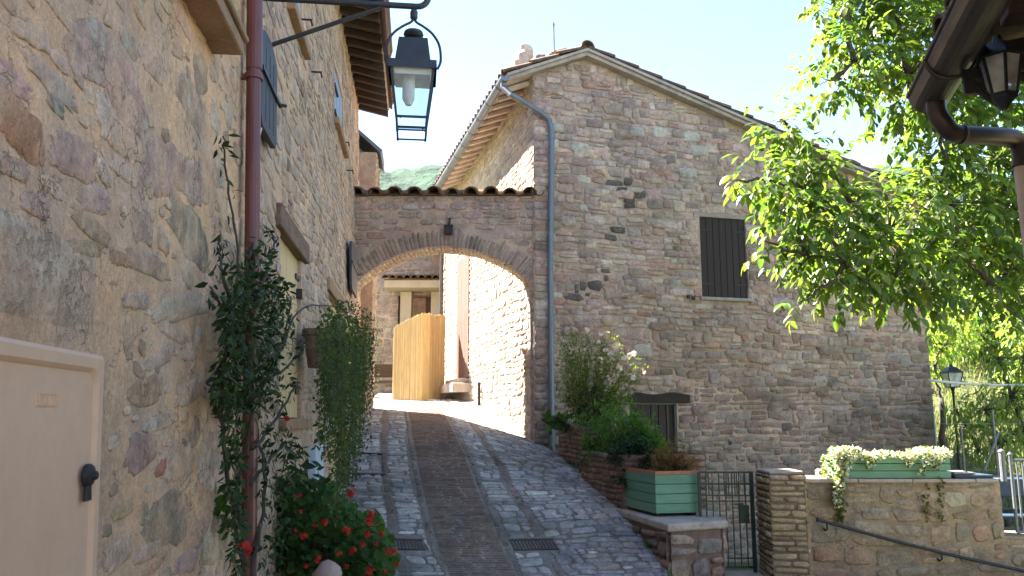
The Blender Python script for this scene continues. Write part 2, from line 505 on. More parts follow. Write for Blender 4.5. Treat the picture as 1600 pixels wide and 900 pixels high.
# ---------------------------------------------------------------- leaves
def leaf(mb, p, d, up, L, W, tint, droop=.15, fold=.25, mat=0):
    d = d.normalized()
    sd = d.cross(up)
    if sd.length < 1e-3: sd = d.orthogonal()
    sd.normalize()
    nn = sd.cross(d)
    dn = nn * (-droop * L)
    m1, m2, tip = p + d * (.36 * L) + dn * .2, p + d * (.7 * L) + dn * .55, p + d * L + dn
    f = nn * (fold * W * .5)
    l1, r1 = m1 - sd * (W * .5) + f, m1 + sd * (W * .5) + f
    l2, r2 = m2 - sd * (W * .36) + f * .8, m2 + sd * (W * .36) + f * .8
    mb.add([p, m1, m2, tip, l1, l2, r1, r2], [(0, 1, 4), (0, 6, 1), (1, 2, 5, 4), (1, 6, 7, 2), (2, 3, 5), (2, 7, 3)], tint, 0.0, mat)
def rdir(rnd):
    z = rnd.uniform(-1, 1)
    w = rnd.random() * 6.2832
    q = math.sqrt(1 - z * z)
    return Vector((q * math.cos(w), q * math.sin(w), z))
def lt(rnd, c, v=.3):
    g = rnd.uniform(1 - v, 1 + v)
    y = rnd.uniform(.85, 1.2)
    return (c[0] * g * y, c[1] * g, c[2] * g * rnd.uniform(.7, 1.2))
def wob(path, rnd, amp, k=6):
    """bend a straight path a -> b into k+1 uneven points"""
    a, b = path
    out = [a]
    for i in range(1, k):
        out.append(a.lerp(b, i / k) + rdir(rnd) * amp * math.sin(math.pi * i / k))
    return out + [b]
def smoothstep(a, b, x):
    t = max(0.0, min(1.0, (x - a) / (b - a)))
    return t * t * (3 - 2 * t)
def interp(tab, x):
    if x <= tab[0][0]: return tab[0][1]
    n = len(tab)
    for i in range(n - 1):
        x0, y0 = tab[i]
        x1, y1 = tab[i + 1]
        if x <= x1:
            m0 = (y1 - tab[i - 1][1]) / (x1 - tab[i - 1][0]) if i else (y1 - y0) / (x1 - x0)
            m1 = (tab[i + 2][1] - y0) / (tab[i + 2][0] - x0) if i + 2 < n else (y1 - y0) / (x1 - x0)
            t = (x - x0) / (x1 - x0); d = x1 - x0
            return (2 * t ** 3 - 3 * t * t + 1) * y0 + (t ** 3 - 2 * t * t + t) * d * m0 + (3 * t * t - 2 * t ** 3) * y1 + (t ** 3 - t * t) * d * m1
    return tab[-1][1]
# ================================================================ frames of the place
LA = R(6.6)
LEFT = Frame((-0.98, 0, 0), (-math.sin(LA), math.cos(LA), 0), (math.cos(LA), math.sin(LA), 0), .04)    # wall along the lane
HA = R(15)
HOUSE_P = at(835, 650, 12.8); HOUSE_P.z = 0
HF = Frame(HOUSE_P, (math.cos(HA), math.sin(HA), 0), (math.sin(HA), -math.cos(HA), 0))                  # gable front
HS = Frame(HOUSE_P, (-math.sin(HA), math.cos(HA), 0), (-math.cos(HA), -math.sin(HA), 0))                # side along the lane
AF = Frame((0, 12.85, 0), (1, 0, 0), (0, -1, 0))                                                        # arch front
GF = Frame((0, 8.05, 0), (1, 0, 0), (0, -1, 0))                                                         # garden wall front

# ---------------------------------------------------------------- the lane
def road_x(y): return interp([(4, .55), (6, .1), (7.6, -.23), (8.8, -.54), (10.7, -.93), (12.8, -1.28), (14.5, -1.53), (18, -2.2), (24, -3.6)], y)
def road_c(y): return interp([(0, -1.66), (5, -1.85), (6.3, -1.75), (7.6, -1.52), (9, -1.06), (10.7, -.52), (12, -.26), (12.8, -.13), (14, .0), (15.5, .14), (18, .33), (22, .62), (30, 1.1)], y)
def road_z(t, y):
    k = .24 * smoothstep(8.5, 12.4, y) * (1 - smoothstep(13.6, 17, y))
    return road_c(y) - k * max(0.0, t - .25) + .02 * max(0, abs(t) - .4)
def RP(t, y, h=0.0): return Vector((road_x(y) + t, y, road_z(t, y) + h))
def road_right(y): return interp([(5, 1.9), (7.6, 1.5), (9, 1.24), (10.3, .95), (12.2, .74), (12.9, .5), (13.6, .4), (30, .4)], y) if y < 13.2 else HS.P((y - 12.8) / math.cos(HA), 0).x + .1
def road_left(y): return LEFT.P(y / math.cos(LA), 0).x - .1

rnd = random.Random(11)
mb = MB((.22, .21, .20))
NY, NT_ = 96, 26
ys = [4.5 + (27 - 4.5) * i / NY for i in range(NY + 1)]
pts = []
for y in ys:
    a, b = road_left(y) - road_x(y), max(road_right(y), road_left(y) + .5) - road_x(y)
    pts += [RP(a + (b - a) * j / NT_, y) for j in range(NT_ + 1)]
mb.add(pts, [(i * (NT_ + 1) + j, i * (NT_ + 1) + j + 1, (i + 1) * (NT_ + 1) + j + 1, (i + 1) * (NT_ + 1) + j) for i in range(NY) for j in range(NT_)])
PAL_COB = [((.41, .40, .39), 4), ((.34, .33, .33), 3), ((.48, .47, .45), 2), ((.28, .275, .28), 2), ((.42, .37, .33), 1), ((.58, .57, .55), .8)]
PAL_BRK = [((.175, .125, .098), 4), ((.15, .112, .09), 3), ((.20, .138, .105), 2)]
RUN = [(-.79, -.69), (-.40, -.33), (.33, .40), (.69, .79)]
DR = [at(628, 833, 8.35), at(834, 833, 8.35)]
drain_t = [(d.x - road_x(8.35)) for d in DR]
def cob_iv(za, zb):
    ym = (za + zb) / 2
    iv = [(road_left(ym) - road_x(ym), road_right(ym) - road_x(ym))]
    ho = [(-.79, -.69), (-.40, .40), (.69, .79)]
    if za < 8.47 and zb > 8.23:
        ho += [(t - .24, t + .24) for t in drain_t]
    return subtract(iv, ho)
lay(mb, RP, 6.2, 19.0, cob_iv, rnd, .115, (.08, .28), .013, .011, PAL_COB, split=.25, jit=.15, warp=.07, n=9, sq=.5, rowvar=(.55, 1.5))
lay(mb, RP, 6.2, 17.5, lambda a, b: [(-.325, .325)], rnd, .045, (.16, .34), .005, .003, PAL_BRK, split=0, jit=.04, warp=.02, n=8, sq=.35, mat=1, rowvar=(.85, 1.15))
for a, b in RUN:
    def brk_iv(za, zb, a=a, b=b):
        if abs(a) > .6 and za < 8.47 and zb > 8.23: return []
        return [(a + .005, b - .005)]
    lay(mb, RP, 6.2, 17.5, brk_iv, rnd, .2, (.2, .3), .004, .005, [((.21, .17, .15), 1), ((.18, .15, .13), 1)], split=0, jit=.04, warp=.01, n=8, sq=.35, mat=1)
o = mb.build('road', [M['road'], M['roadbrick']], smooth=True)
tag(o, 'steep cobbled lane with a brown brick strip down its middle', 'road', kind='structure')

# ---------------------------------------------------------------- ground sheet, hill
def bank(x, y):               # grassy bank to the right, behind the gable house
    return smoothstep(12.5, 30, y) * smoothstep(5.2, 9.0, x) * 6.0
def ground_z(x, y):
    if y < 4: return -1.95
    z = road_c(min(y, 30)) - .28
    rx = smoothstep(.6, 2.2, x - max(-4, -.05 * y))
    z = z * (1 - rx) + (-1.62 - .75 * smoothstep(8.4, 8.8, y)) * rx if y < 40 else z
    far = smoothstep(30, 120, y)
    return z + bank(x, y) + far * 10
mb = MB()
gx = [-600, -400, -150, -60, -25, -12, -6, -3] + [-2 + .8 * i for i in range(28)] + [22, 26, 34, 50, 90, 200, 400, 600]
gy = [-300, -80, -20, -5, 0, 2, 4] + [5 + i for i in range(36)] + [46, 55, 70, 100, 150, 230, 350, 500, 700]
mb.add([Vector((x, y, ground_z(x, y))) for y in gy for x in gx],
       [(j * len(gx) + i, j * len(gx) + i + 1, (j + 1) * len(gx) + i + 1, (j + 1) * len(gx) + i) for j in range(len(gy) - 1) for i in range(len(gx) - 1)])
tag(mb.build('ground', M['ground'], smooth=True), 'earth and terraces around the houses', 'ground', kind='structure')

mb = MB()
mb.box8([Vector(p) for p in ((-1.2, -26, -2.2), (9, -26, -2.2), (9, 7.2, -2.2), (-1.4, 7.2, -2.2), (-1.2, -26, -1.92), (9, -26, -1.92), (9, 7.2, -1.92), (-1.4, 7.2, -1.92))])  # out-of-view paving slab, added to bounce warm light into the lane
tag(mb.build('bounce_paving', M['paving']), 'unseen pale paving added at the foot of the lane to bounce warm light', 'bounce_paving', kind='structure')
n = NT('wooded hillside')
a, b = n.noise(.11, 4, .7), n.noise(.03, 3)
c = n.mix(n.rng(a, .35, .65), (.010, .030, .016), (.030, .062, .036))
c = n.gain(c, n.rng(b, .3, .7, .8, 1.2))
n.bump(a, 1, 4)
n.done(c, .95, 0, .1)
mb = MB()
HX, HY = 190, 46
def hill_z(x, y):
    r = (y - 190) / 300
    ridge = 156 + 14 * math.sin(x * .012 + 1) + 8 * math.sin(x * .031)
    z = ridge * smoothstep(0, 1, r) - 4
    return z + 5.5 * mnoise.noise(Vector((x * .09, y * .09, 0))) + 2.6 * mnoise.noise(Vector((x * .23, y * .23, 5))) * smoothstep(0, .2, r)
mb.add([Vector((-420 + 900 * i / HX, 190 + 330 * j / HY, hill_z(-420 + 900 * i / HX, 190 + 330 * j / HY))) for j in range(HY + 1) for i in range(HX + 1)],
       [(j * (HX + 1) + i, j * (HX + 1) + i + 1, (j + 1) * (HX + 1) + i + 1, (j + 1) * (HX + 1) + i) for j in range(HY) for i in range(HX)])
tag(mb.build('hill', n.m, smooth=True), 'wooded hill behind the village', 'hill', kind='structure')

# ================================================================ plastered house, nearest on the left
sJ = LEFT.sz(383, 500)[0]                        # where the two houses of the lane meet
S_END = LEFT.sz(561, 250)[0]
rnd = random.Random(5)
ph = thing('plastered_house', 'tall ochre plastered house with big mauve stones showing and a beige metal hatch', 'house', LEFT.P(sJ - 2, -1.9, -1))
dr = LEFT.sz(160, 573)
door_s1, door_z1 = dr[0], LEFT.sz(157, 556)[1]
door_s0 = door_s1 - 1.35
mb = MB((.42, .31, .185))
EZN = 4.35
panel(mb, LEFT, [-3, 0, 1, 1.5, 2, 2.5, 3, 3.5, sJ], -2.0, lambda s: EZN, [(door_s0 + .02, door_s1 - .02, -2.0 + .001, door_z1 - .02)], depth=.05)
W = LEFT.P(sJ, -2, 0)
BK = 5.0
def solid(mb, fr, s0, s1, z0, z1, dep, ridge=1.5):
    """back, ends and pitched head of a house behind its street wall (street wall itself excluded)"""
    P = fr.P
    mb.quad(P(s0, z0, -dep), P(s1, z0, -dep), P(s1, z1, -dep), P(s0, z1, -dep))
    for s in (s0, s1):
        mb.add([P(s, z0, 0), P(s, z0, -dep), P(s, z1, -dep), P(s, z1 + ridge, -dep / 2), P(s, z1, 0)], [(0, 1, 2, 3, 4)])
solid(mb, LEFT, -3, sJ - .02, -2, EZN, BK)
C = {'mauve': (0.532, 0.349, 0.273), 'pale': (0.655, 0.444, 0.338), 'dark': (0.246, 0.166, 0.115), 'red': (0.491, 0.237, 0.142), 'grey': (0.519, 0.378, 0.284), 'green': (0.341, 0.254, 0.180), 'brown': (0.478, 0.296, 0.191), 'olive': (0.519, 0.391, 0.207), 'white': (0.737, 0.556, 0.447), 'purple': (0.423, 0.278, 0.218)}
BIG = [(150, 85, 46, 46, 'mauve'), (198, 150, 34, 52, 'mauve'), (252, 62, 18, 27, 'dark'), (212, 42, 15, 14, 'dark'), (170, 7, 13, 10, 'dark'), (10, 75, 17, 15, 'dark'),
       (30, 195, 42, 44, 'red'), (115, 245, 37, 34, 'mauve'), (20, 128, 28, 22, 'pale'), (80, 128, 42, 18, 'grey'), (285, 206, 14, 18, 'dark'), (322, 239, 9, 15, 'dark'), (300, 165, 24, 32, 'purple'),
       (240, 143, 10, 10, 'dark'), (193, 208, 38, 38, 'pale'), (256, 262, 30, 44, 'mauve'), (303, 285, 15, 38, 'mauve'), (297, 365, 30, 42, 'green'), (55, 320, 24, 18, 'mauve'),
       (80, 292, 18, 14, 'pale'), (146, 312, 28, 19, 'mauve'), (140, 352, 32, 16, 'brown'), (190, 265, 17, 15, 'white'), (135, 388, 30, 12, 'brown'), (222, 340, 17, 40, 'mauve'),
       (183, 297, 6, 13, 'dark'), (235, 415, 30, 18, 'purple'), (190, 405, 18, 12, 'brown'), (20, 262, 30, 16, 'mauve'), (50, 55, 30, 18, 'pale'), (95, 20, 25, 16, 'pale'), (20, 12, 22, 12, 'grey'), (285, 30, 14, 18, 'pale'), (240, 100, 20, 24, 'pale'),
       (290, 480, 48, 18, 'pale'), (295, 548, 14, 14, 'pale'), (228, 612, 26, 20, 'brown'), (297, 612, 22, 18, 'pale'), (222, 706, 24, 28, 'purple'), (278, 722, 28, 26, 'pale'),
       (252, 731, 9, 12, 'red'), (263, 812, 32, 44, 'green'), (192, 797, 16, 13, 'olive'), (178, 690, 9, 11, 'white'), (170, 725, 9, 10, 'dark'), (190, 657, 6, 8, 'dark'), (185, 866, 22, 22, 'grey'),
       (235, 893, 24, 9, 'red'), (275, 520, 26, 12, 'pale'), (200, 530, 8, 30, 'grey'), (335, 600, 22, 30, 'pale'), (338, 668, 24, 30, 'mauve'), (336, 735, 26, 30, 'pale'), (332, 798, 28, 26, 'mauve'), (335, 853, 28, 24, 'grey'),
       (335, 470, 20, 26, 'pale'), (340, 530, 18, 24, 'pale'), (250, 560, 22, 12, 'grey'), (215, 470, 20, 14, 'grey'), (250, 660, 26, 12, 'pale'), (232, 862, 20, 14, 'grey'), (290, 880, 18, 16, 'mauve')]
placed = []
for px, py, hw, hh, c in BIG:
    s0, z0 = LEFT.sz(px, py)
    a = (LEFT.sz(px + hw, py)[0] - LEFT.sz(px - hw, py)[0]) / 2
    b = abs(LEFT.sz(px, py - hh)[1] - LEFT.sz(px, py + hh)[1]) / 2
    placed.append((s0, z0, a, b))
    tint = tuple(x * rnd.uniform(.92, 1.08) for x in C[c])
    stone(mb, LEFT.P, s0, z0, a * 1.16, b * 1.16, .005 if c != 'dark' else -.002, tint, rnd, 24, .68, .17, rnd.uniform(-.2, .25), 0, (.84, .58))
PAL_PL = [((0.563, 0.389, 0.292), 3), ((0.627, 0.46, 0.346), 4), ((0.499, 0.342, 0.259), 3), ((0.512, 0.378, 0.238), 2), ((0.64, 0.496, 0.367), 2), ((0.307, 0.224, 0.162), .8)]
tries = 0
cnt = 0
while tries < 9000 and cnt < 700:
    tries += 1
    s0, z0 = rnd.uniform(.9, sJ - .03), rnd.uniform(-1.9, 3.9)
    a = rnd.uniform(.03, .16); b = a * rnd.uniform(.35, .8)
    if door_s0 - .3 < s0 < door_s1 + a + .02 and z0 < door_z1 + b + .42: continue
    if any(abs(s0 - p[0]) < (a + p[2]) * .9 and abs(z0 - p[1]) < (b + p[3]) * .9 for p in placed): continue
    placed.append((s0, z0, a, b)); cnt += 1
    if s0 + a > sJ: a = sJ - s0
    stone(mb, LEFT.P, s0, z0, a * 1.0, b * 1.0, rnd.uniform(.002, .008), pick(rnd, PAL_PL), rnd, 18, .68, .17, rnd.uniform(-.3, .35), 0, (.84, .6))
mb.build('wall', M['plaster'], ph, smooth=True)
# tooled lintel stone above the hatch
mb = MB((.56, .43, .32))
ls0, lz0 = LEFT.sz(-60, 520); ls1, lz1 = LEFT.sz(150, 398)
lz0 = door_z1 + .06
GN, GM = 150, 26
def groove(s, z):
    q = s * 46 + 1.6 * mnoise.noise(Vector((s * 9, z * 3, 0)))
    edge = min(1, min(s - ls0, ls1 - s, z - lz0, lz1 - z) / .05 + .1)
    return edge * (.006 + .006 * abs(math.sin(q)) * (.5 + mnoise.noise(Vector((s * 14, z * 5, 2)))) + .006 * mnoise.noise(Vector((s * 5, z * 5, 7))))
mb.add([LEFT.P(ls0 + (ls1 - ls0) * i / GN, lz0 + (lz1 - lz0) * j / GM, groove(ls0 + (ls1 - ls0) * i / GN, lz0 + (lz1 - lz0) * j / GM)) for j in range(GM + 1) for i in range(GN + 1)],
       [(j * (GN + 1) + i, j * (GN + 1) + i + 1, (j + 1) * (GN + 1) + i + 1, (j + 1) * (GN + 1) + i) for j in range(GM) for i in range(GN)], edge=.55)
mb.build('lintel', M['plaster'], ph, smooth=True)
# beige metal hatch
mb = MB()
P = LEFT.P
def round_rect(s0, s1, z0, z1, r, k=5):
    out = []
    for cs, cz, w0 in ((s1 - r, z1 - r, 0), (s0 + r, z1 - r, 90), (s0 + r, z0 + r, 180), (s1 - r, z0 + r, 270)):
        for i in range(k + 1):
            w = R(w0 + 90 * i / k)
            out.append((cs + r * math.cos(w), cz + r * math.sin(w)))
    return out
fo, fi = round_rect(door_s0, door_s1, -2.1, door_z1, .02), round_rect(door_s0 + .05, door_s1 - .05, -2.05, door_z1 - .05, .05)
def ring_(mb, A, ha, B, hb):
    k = len(A)
    mb.add([P(a[0], a[1], ha) for a in A] + [P(b[0], b[1], hb) for b in B], [(i, (i + 1) % k, k + (i + 1) % k, k + i) for i in range(k)])
fo2 = round_rect(door_s0 + .012, door_s1 - .012, -2.09, door_z1 - .012, .02)
fi0 = round_rect(door_s0 + .042, door_s1 - .042, -2.06, door_z1 - .042, .05)
fi2 = round_rect(door_s0 + .056, door_s1 - .056, -2.04, door_z1 - .056, .05)
ring_(mb, fo, -.03, fo, .004); ring_(mb, fo, .004, fo2, .010); ring_(mb, fo2, .010, fi0, .009); ring_(mb, fi0, .009, fi, .003); ring_(mb, fi, .003, fi2, -.003)
mb.add([P(a[0], a[1], -.003) for a in fi2], [tuple(range(len(fi2)))])
hatch = mb.build('hatch_door', M['metaldoor'], ph)
# worn stamped plate on the hatch: a small frame with unreadable raised strokes
mb = MB()
m0, m1 = LEFT.sz(57, 633), LEFT.sz(90, 616)
ms, mz, mw, mh = (m0[0] + m1[0]) / 2, (m0[1] + m1[1]) / 2, (m1[0] - m0[0]) / 2, (m1[1] - m0[1]) / 2
for a in (-1, 1):
    mb.fbox(LEFT, ms - mw, ms + mw, mz + a * mh - .0015, mz + a * mh + .0015, -.008, -.0005)
    mb.fbox(LEFT, ms + a * mw - .0015, ms + a * mw + .0015, mz - mh, mz + mh, -.008, -.0003)
for i, x in enumerate((-.7, -.2, .25)):
    mb.fbox(LEFT, ms + x * mw, ms + x * mw + .004, mz - mh * .75, mz + mh * .75, -.008, -.0004)
    for zz in (-.7, 0, .7):
        if i < 2: mb.fbox(LEFT, ms + x * mw + .004, ms + x * mw + mw * .32, mz + zz * mh - .002, mz + zz * mh + .002, -.008, -.0006)
mb.fbox(LEFT, ms + .7 * mw, ms + .7 * mw + .004, mz - mh * .75, mz + mh * .75, -.008, -.0004)
mb.build('stamp', M['metaldoor'], hatch)
# lock with hanging escutcheon
mb = MB()
k1, k2 = LEFT.sz(131, 743), LEFT.sz(129, 783)
kc = LEFT.P(k1[0], k1[1], .004)
mb.lathe(kc, [(.034, 0), (.034, .012), (.028, .02), (.014, .022), (.012, .034), (.006, .036)], 18, LEFT.n)
mb.prism([LEFT.P(k1[0] - .014, k1[1] - .02, .006), LEFT.P(k1[0] + .014, k1[1] - .02, .006), LEFT.P(k1[0] + .020, k2[1], .006), LEFT.P(k1[0] - .022, k2[1], .006)], LEFT.n * .012)
mb.build('lock', M['iron'], hatch, bevel=.003)
# stone sill of an upper opening
mb = MB()
q0, q1 = LEFT.sz(333, 86)
mb.fbox(LEFT, q0 - 1.35, q0, q1, q1 + .075, -.02, .15)
mb.fbox(LEFT, q0 - 1.38, q0 + .02, q1 + .075, q1 + .11, -.02, .17)
mb.build('window_sill', M['ledge'], ph, bevel=.012)
# eave
mb = MB((.36, .25, .19))
mb.fbox(LEFT, -3.2, sJ - .03, EZN, EZN + .10, -.3, .42)
for a in (0, 1):
    h0, h1 = ((.42, -BK / 2) if a == 0 else (-BK / 2, -BK - .3))
    z0, z1 = (EZN + .11, EZN + 1.6) if a == 0 else (EZN + 1.6, EZN + .0)
    P = LEFT.P
    mb.box8([P(-3.2, z0, h0), P(sJ - .03, z0, h0), P(sJ - .03, z1, h1), P(-3.2, z1, h1), P(-3.2, z0 + .1, h0), P(sJ - .03, z0 + .1, h0), P(sJ - .03, z1 + .1, h1), P(-3.2, z1 + .1, h1)])
mb.build('roof', M['tile'], ph)
# red brown downpipe with its sockets and clips
mb = MB()
sp = LEFT.sz(391, 650, .07)[0]
mb.tube([LEFT.P(sp, -1.8, .07), LEFT.P(sp, 2.02, .07)], .041, 16)
mb.tube([LEFT.P(sp, 1.98, .072), LEFT.P(sp, EZN, .072)], .046, 16)
for z in (-.9, .55, 1.92, 3.2):
    mb.tube([LEFT.P(sp, z, .07), LEFT.P(sp, z + .03, .07)], .052, 16)
    mb.fbox(LEFT, sp - .012, sp + .012, z, z + .03, -.01, .05)
mb.build('downpipe', M['redpipe'], ph, smooth=False)

# ================================================================ stone house further up the lane
rnd = random.Random(21)
EZ = 5.72
lh = thing('stone_house', 'long pale stone house with grey blue shutters and dark eave rafters along the lane', 'house', LEFT.P((sJ + S_END) / 2, -1.2, -1))
def rect_l(pxa, pya, pxb, pyb):
    s0, z0 = LEFT.sz(pxa, pya); s1, z1 = LEFT.sz(pxb, pyb)
    return s0, s1, z1, z0
w1s0, w1s1 = LEFT.sz(437, 500)[0], LEFT.sz(471, 500)[0]
w1z0, w1z1 = LEFT.sz(440, 655)[1], LEFT.sz(437, 348)[1]
w2s0, w2s1 = LEFT.sz(514, 500)[0], LEFT.sz(533, 500)[0]
w2z1 = LEFT.sz(514, 458)[1]
u1s0, u1s1 = LEFT.sz(450, 40)[0], LEFT.sz(472, 40)[0]
u1z0 = LEFT.sz(472, 72)[1]
u2s0, u2s1 = LEFT.sz(522, 160)[0], LEFT.sz(536, 160)[0]
u2z0, u2z1 = LEFT.sz(536, 233)[1], LEFT.sz(522, 95)[1]
holes = [(w1s0, w1s1, w1z0, w1z1), (w2s0, w2s1, -1.0, w2z1), (u1s0, u1s1, u1z0, u1z0 + 1.3), (u2s0, u2s1, u2z0, u2z1)]
mb = MB((.42, .33, .235))
panel(mb, LEFT, [sJ] + [sJ + (S_END - sJ) * i / 8 for i in range(1, 9)], -2.0, lambda s: EZ, holes, depth=.14)
solid(mb, LEFT, sJ, S_END, -2, EZ, 5.2, 1.5)
PAL_ST = [((.50, .39, .325), 4), ((.52, .42, .34), 4), ((.44, .34, .285), 2), ((.36, .30, .26), 2), ((.48, .41, .34), 2), ((.30, .24, .19), .8)]
def iv_l(za, zb):
    iv = [(sJ, S_END)]
    return subtract(iv, [(h[0] - .01, h[1] + .01) for h in holes if za < h[3] and zb > h[2]])
lay(mb, LEFT.P, -1.95, EZ, iv_l, rnd, .15, (.12, .36), .02, .010, PAL_ST, split=.35, jit=.15, warp=.07, n=12, sq=.5, drop=.08)
mb.build('wall', M['streetwall'], lh, smooth=True)
# timber and stone lintels
for nm, mat, pa, pb, hh, pr in (('lintel', 'oldwood', (431, 330), (474, 402), .17, .05), ('lintel', 'ledge', (511, 448), (537, 477), .15, .04)):
    mb = MB()
    a, b = LEFT.sz(*pa), LEFT.sz(*pb)
    z = (a[1] + b[1]) / 2
    mb.fbox(LEFT, a[0] - .04, b[0] + .04, z - hh / 2, z + hh / 2, -.1, pr)
    mb.build(nm, M[mat], lh, bevel=.012)
# ground-floor shutters: boards, hinges, latch
mb = MB(); boards(mb, LEFT, w1s0 + .01, w1s1 - .01, w1z0 + .01, w1z1 - .01, -.03, 7, .04, .012, rnd)
ws = mb.build('shutter', M['cream'], lh, bevel=.004)
for z in (w1z0 + .2, w1z1 - .25):
    mb = MB(); mb.fbox(LEFT, w1s1 - .16, w1s1 + .02, z, z + .045, -.03, -.018)
    mb.build('hinge', M['iron'], ws)
mb = MB()
mb.fbox(LEFT, w1s1 - .1, w1s1 - .02, (w1z0 + w1z1) / 2 + .3, (w1z0 + w1z1) / 2 + .38, -.03, .02)
mb.build('latch', M['iron'], ws)
mb = MB(); mb.fbox(LEFT, w1s0 - .05, w1s1 + .05, w1z0 - .08, w1z0 - .003, -.12, .06)
mb.build('window_sill', M['ledge'], lh, bevel=.01)
mb = MB(); boards(mb, LEFT, w2s0 + .01, w2s1 - .01, -.98, w2z1 - .01, -.05, 8, .04, .012, rnd)
mb.build('door', M['cream'], lh, bevel=.004)
for (a, b, c, d) in (holes[2], holes[3]):
    mb = MB(); boards(mb, LEFT, a + .01, b - .01, c + .01, d - .01, -.015, 6, .04, .008, rnd)
    sh = mb.build('shutter', M['blueshutter'], lh, bevel=.004)
    for z in (c + .12, d - .3):
        mb = MB(); mb.fbox(LEFT, a + .08, a + .5, z, z + .03, -.012, .012)
        mb.build('hinge', M['iron'], sh)
    mb = MB(); mb.fbox(LEFT, a - .06, b + .1, c - .09, c - .003, -.1, .07)
    mb.build('window_sill', M['ledge'], lh, bevel=.01)
# open dark shutters lying against the wall
def open_shutter(pxa, pxb, pyt, pyb, h):
    a = LEFT.sz(pxa, (pyt + pyb) / 2, h)[0]; b = LEFT.sz(pxb, (pyt + pyb) / 2, h)[0]
    zt, zb = LEFT.sz((pxa + pxb) / 2, pyt, h)[1], LEFT.sz((pxa + pxb) / 2, pyb, h)[1]
    mb = MB()
    m = (a + b) / 2
    poly = [(a, zb + .05), (a + .04, zb), (b - .05, zb), (b, zb + .06)] + [(m + (b - a) / 2 * math.cos(R(w)), zt - .10 + .10 * math.sin(R(w))) for w in range(0, 181, 18)]
    mb.prism([LEFT.P(s, z, h - .035) for s, z in poly], LEFT.n * .035)
    for i in (1, 2, 3):
        s = a + (b - a) * i / 4
        mb.fbox(LEFT, s - .006, s + .006, zb + .06, zt - .12, h - .02, h + .004)
    o = mb.build('shutter', M['slateshutter'], lh, bevel=.004)
    mb = MB()
    mb.fbox(LEFT, a - .03, b + .08, zb + (zt - zb) * .5, zb + (zt - zb) * .5 + .025, h, h + .018)
    mb.tube([LEFT.P(b + .02, zb + (zt - zb) * .5, h + .01), LEFT.P(b + .06, zb + (zt - zb) * .5 + .01, h + .05)], .012, 8)
    mb.build('shutter_stay', M['iron'], o)
open_shutter(409, 433, 58, 215, .07)
open_shutter(550, 558, 382, 458, .09)
for px, py in ((485, 112), (468, 30), (533, 222), (540, 266)):
    mb = MB()
    s, z = LEFT.sz(px, py)
    mb.tube([LEFT.P(s, z, -.02), LEFT.P(s, z, .11)], .009, 6)
    mb.tube([LEFT.P(s, z, .10), LEFT.P(s + .02, z - .05, .11)], .009, 6)
    mb.build('shutter_stay', M['iron'], lh)
mb = MB()
a, b = LEFT.sz(481, 725), LEFT.sz(494, 725)
mb.fbox(LEFT, a[0], b[0], LEFT.sz(487, 753)[1], LEFT.sz(487, 697)[1], -.02, .07)
mb.build('meter_box', M['meter'], lh, bevel=.01)
# cables beside the pipe
mb = MB()
for pts_ in ([(404, 0), (407, 40), (413, 90), (416, 140), (413, 180), (404, 215), (401, 260)], [(404, 60), (404, 130), (403, 200), (400, 260)]):
    cp = [LEFT.at(x, y, .05) for x, y in pts_]
    fine = []
    for i in range(len(cp) - 1):
        for k in range(5):
            t = i + k / 5
            fine.append(Vector([interp([(j, cp[j][q]) for j in range(len(cp))], t) for q in range(3)]))
    mb.tube(fine + [cp[-1]], .009, 7)
mb.build('cable', M['cable'], lh, smooth=True)
# eave: rafters, boards, gutter, roof
OV = .56
mb = MB((.36, .25, .19))
P = LEFT.P
mb.box8([P(sJ, EZ + .02, -.2), P(S_END + .05, EZ + .02, -.2), P(S_END + .05, EZ - .12, OV), P(sJ, EZ - .12, OV),
         P(sJ, EZ + .06, -.2), P(S_END + .05, EZ + .06, -.2), P(S_END + .05, EZ - .08, OV), P(sJ, EZ - .08, OV)])
mb.build('eave_board', M['soffit'], lh)
mb = MB((.36, .25, .19))
for h0, z0, h1, z1 in ((OV + .06, EZ - .075, -2.6, EZ + 1.55), (-2.6, EZ + 1.55, -5.5, EZ)):
    mb.box8([P(sJ, z0, h0), P(S_END + .12, z0, h0), P(S_END + .12, z1, h1), P(sJ, z1, h1), P(sJ, z0 + .04, h0), P(S_END + .12, z0 + .04, h0), P(S_END + .12, z1 + .04, h1), P(sJ, z1 + .04, h1)], (.2, .15, .12))
s = sJ + .1
while s < S_END + .1:
    path = [P(s, EZ + .02, OV + .08), P(s, EZ + 1.65, -2.6)]
    mb.tube(path, .075, 8, tint=lt(rnd, (.36, .25, .19), .2))
    s += .21
mb.build('roof', M['tile'], lh, smooth=False)
s = S_END + .02
i = 0
while s > 7.2:
    mb = MB()
    h1 = OV - .02
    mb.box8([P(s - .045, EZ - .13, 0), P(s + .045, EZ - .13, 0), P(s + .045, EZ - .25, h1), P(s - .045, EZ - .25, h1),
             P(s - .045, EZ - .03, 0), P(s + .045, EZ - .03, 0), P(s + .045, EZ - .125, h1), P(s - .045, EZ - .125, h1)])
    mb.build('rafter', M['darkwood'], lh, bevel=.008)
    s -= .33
mb = MB()
gs1 = 5.2
while proj(P(gs1, EZ - .15, OV + .07))[0] > 0 and proj(P(gs1, EZ - .15, OV + .07))[1] < 78: gs1 += .05
mb.tube([P(5.2, EZ - .13, OV + .07), P(gs1, EZ - .15, OV + .07)], .075, 14)
mb.build('gutter', M['copper'], lh, smooth=False)

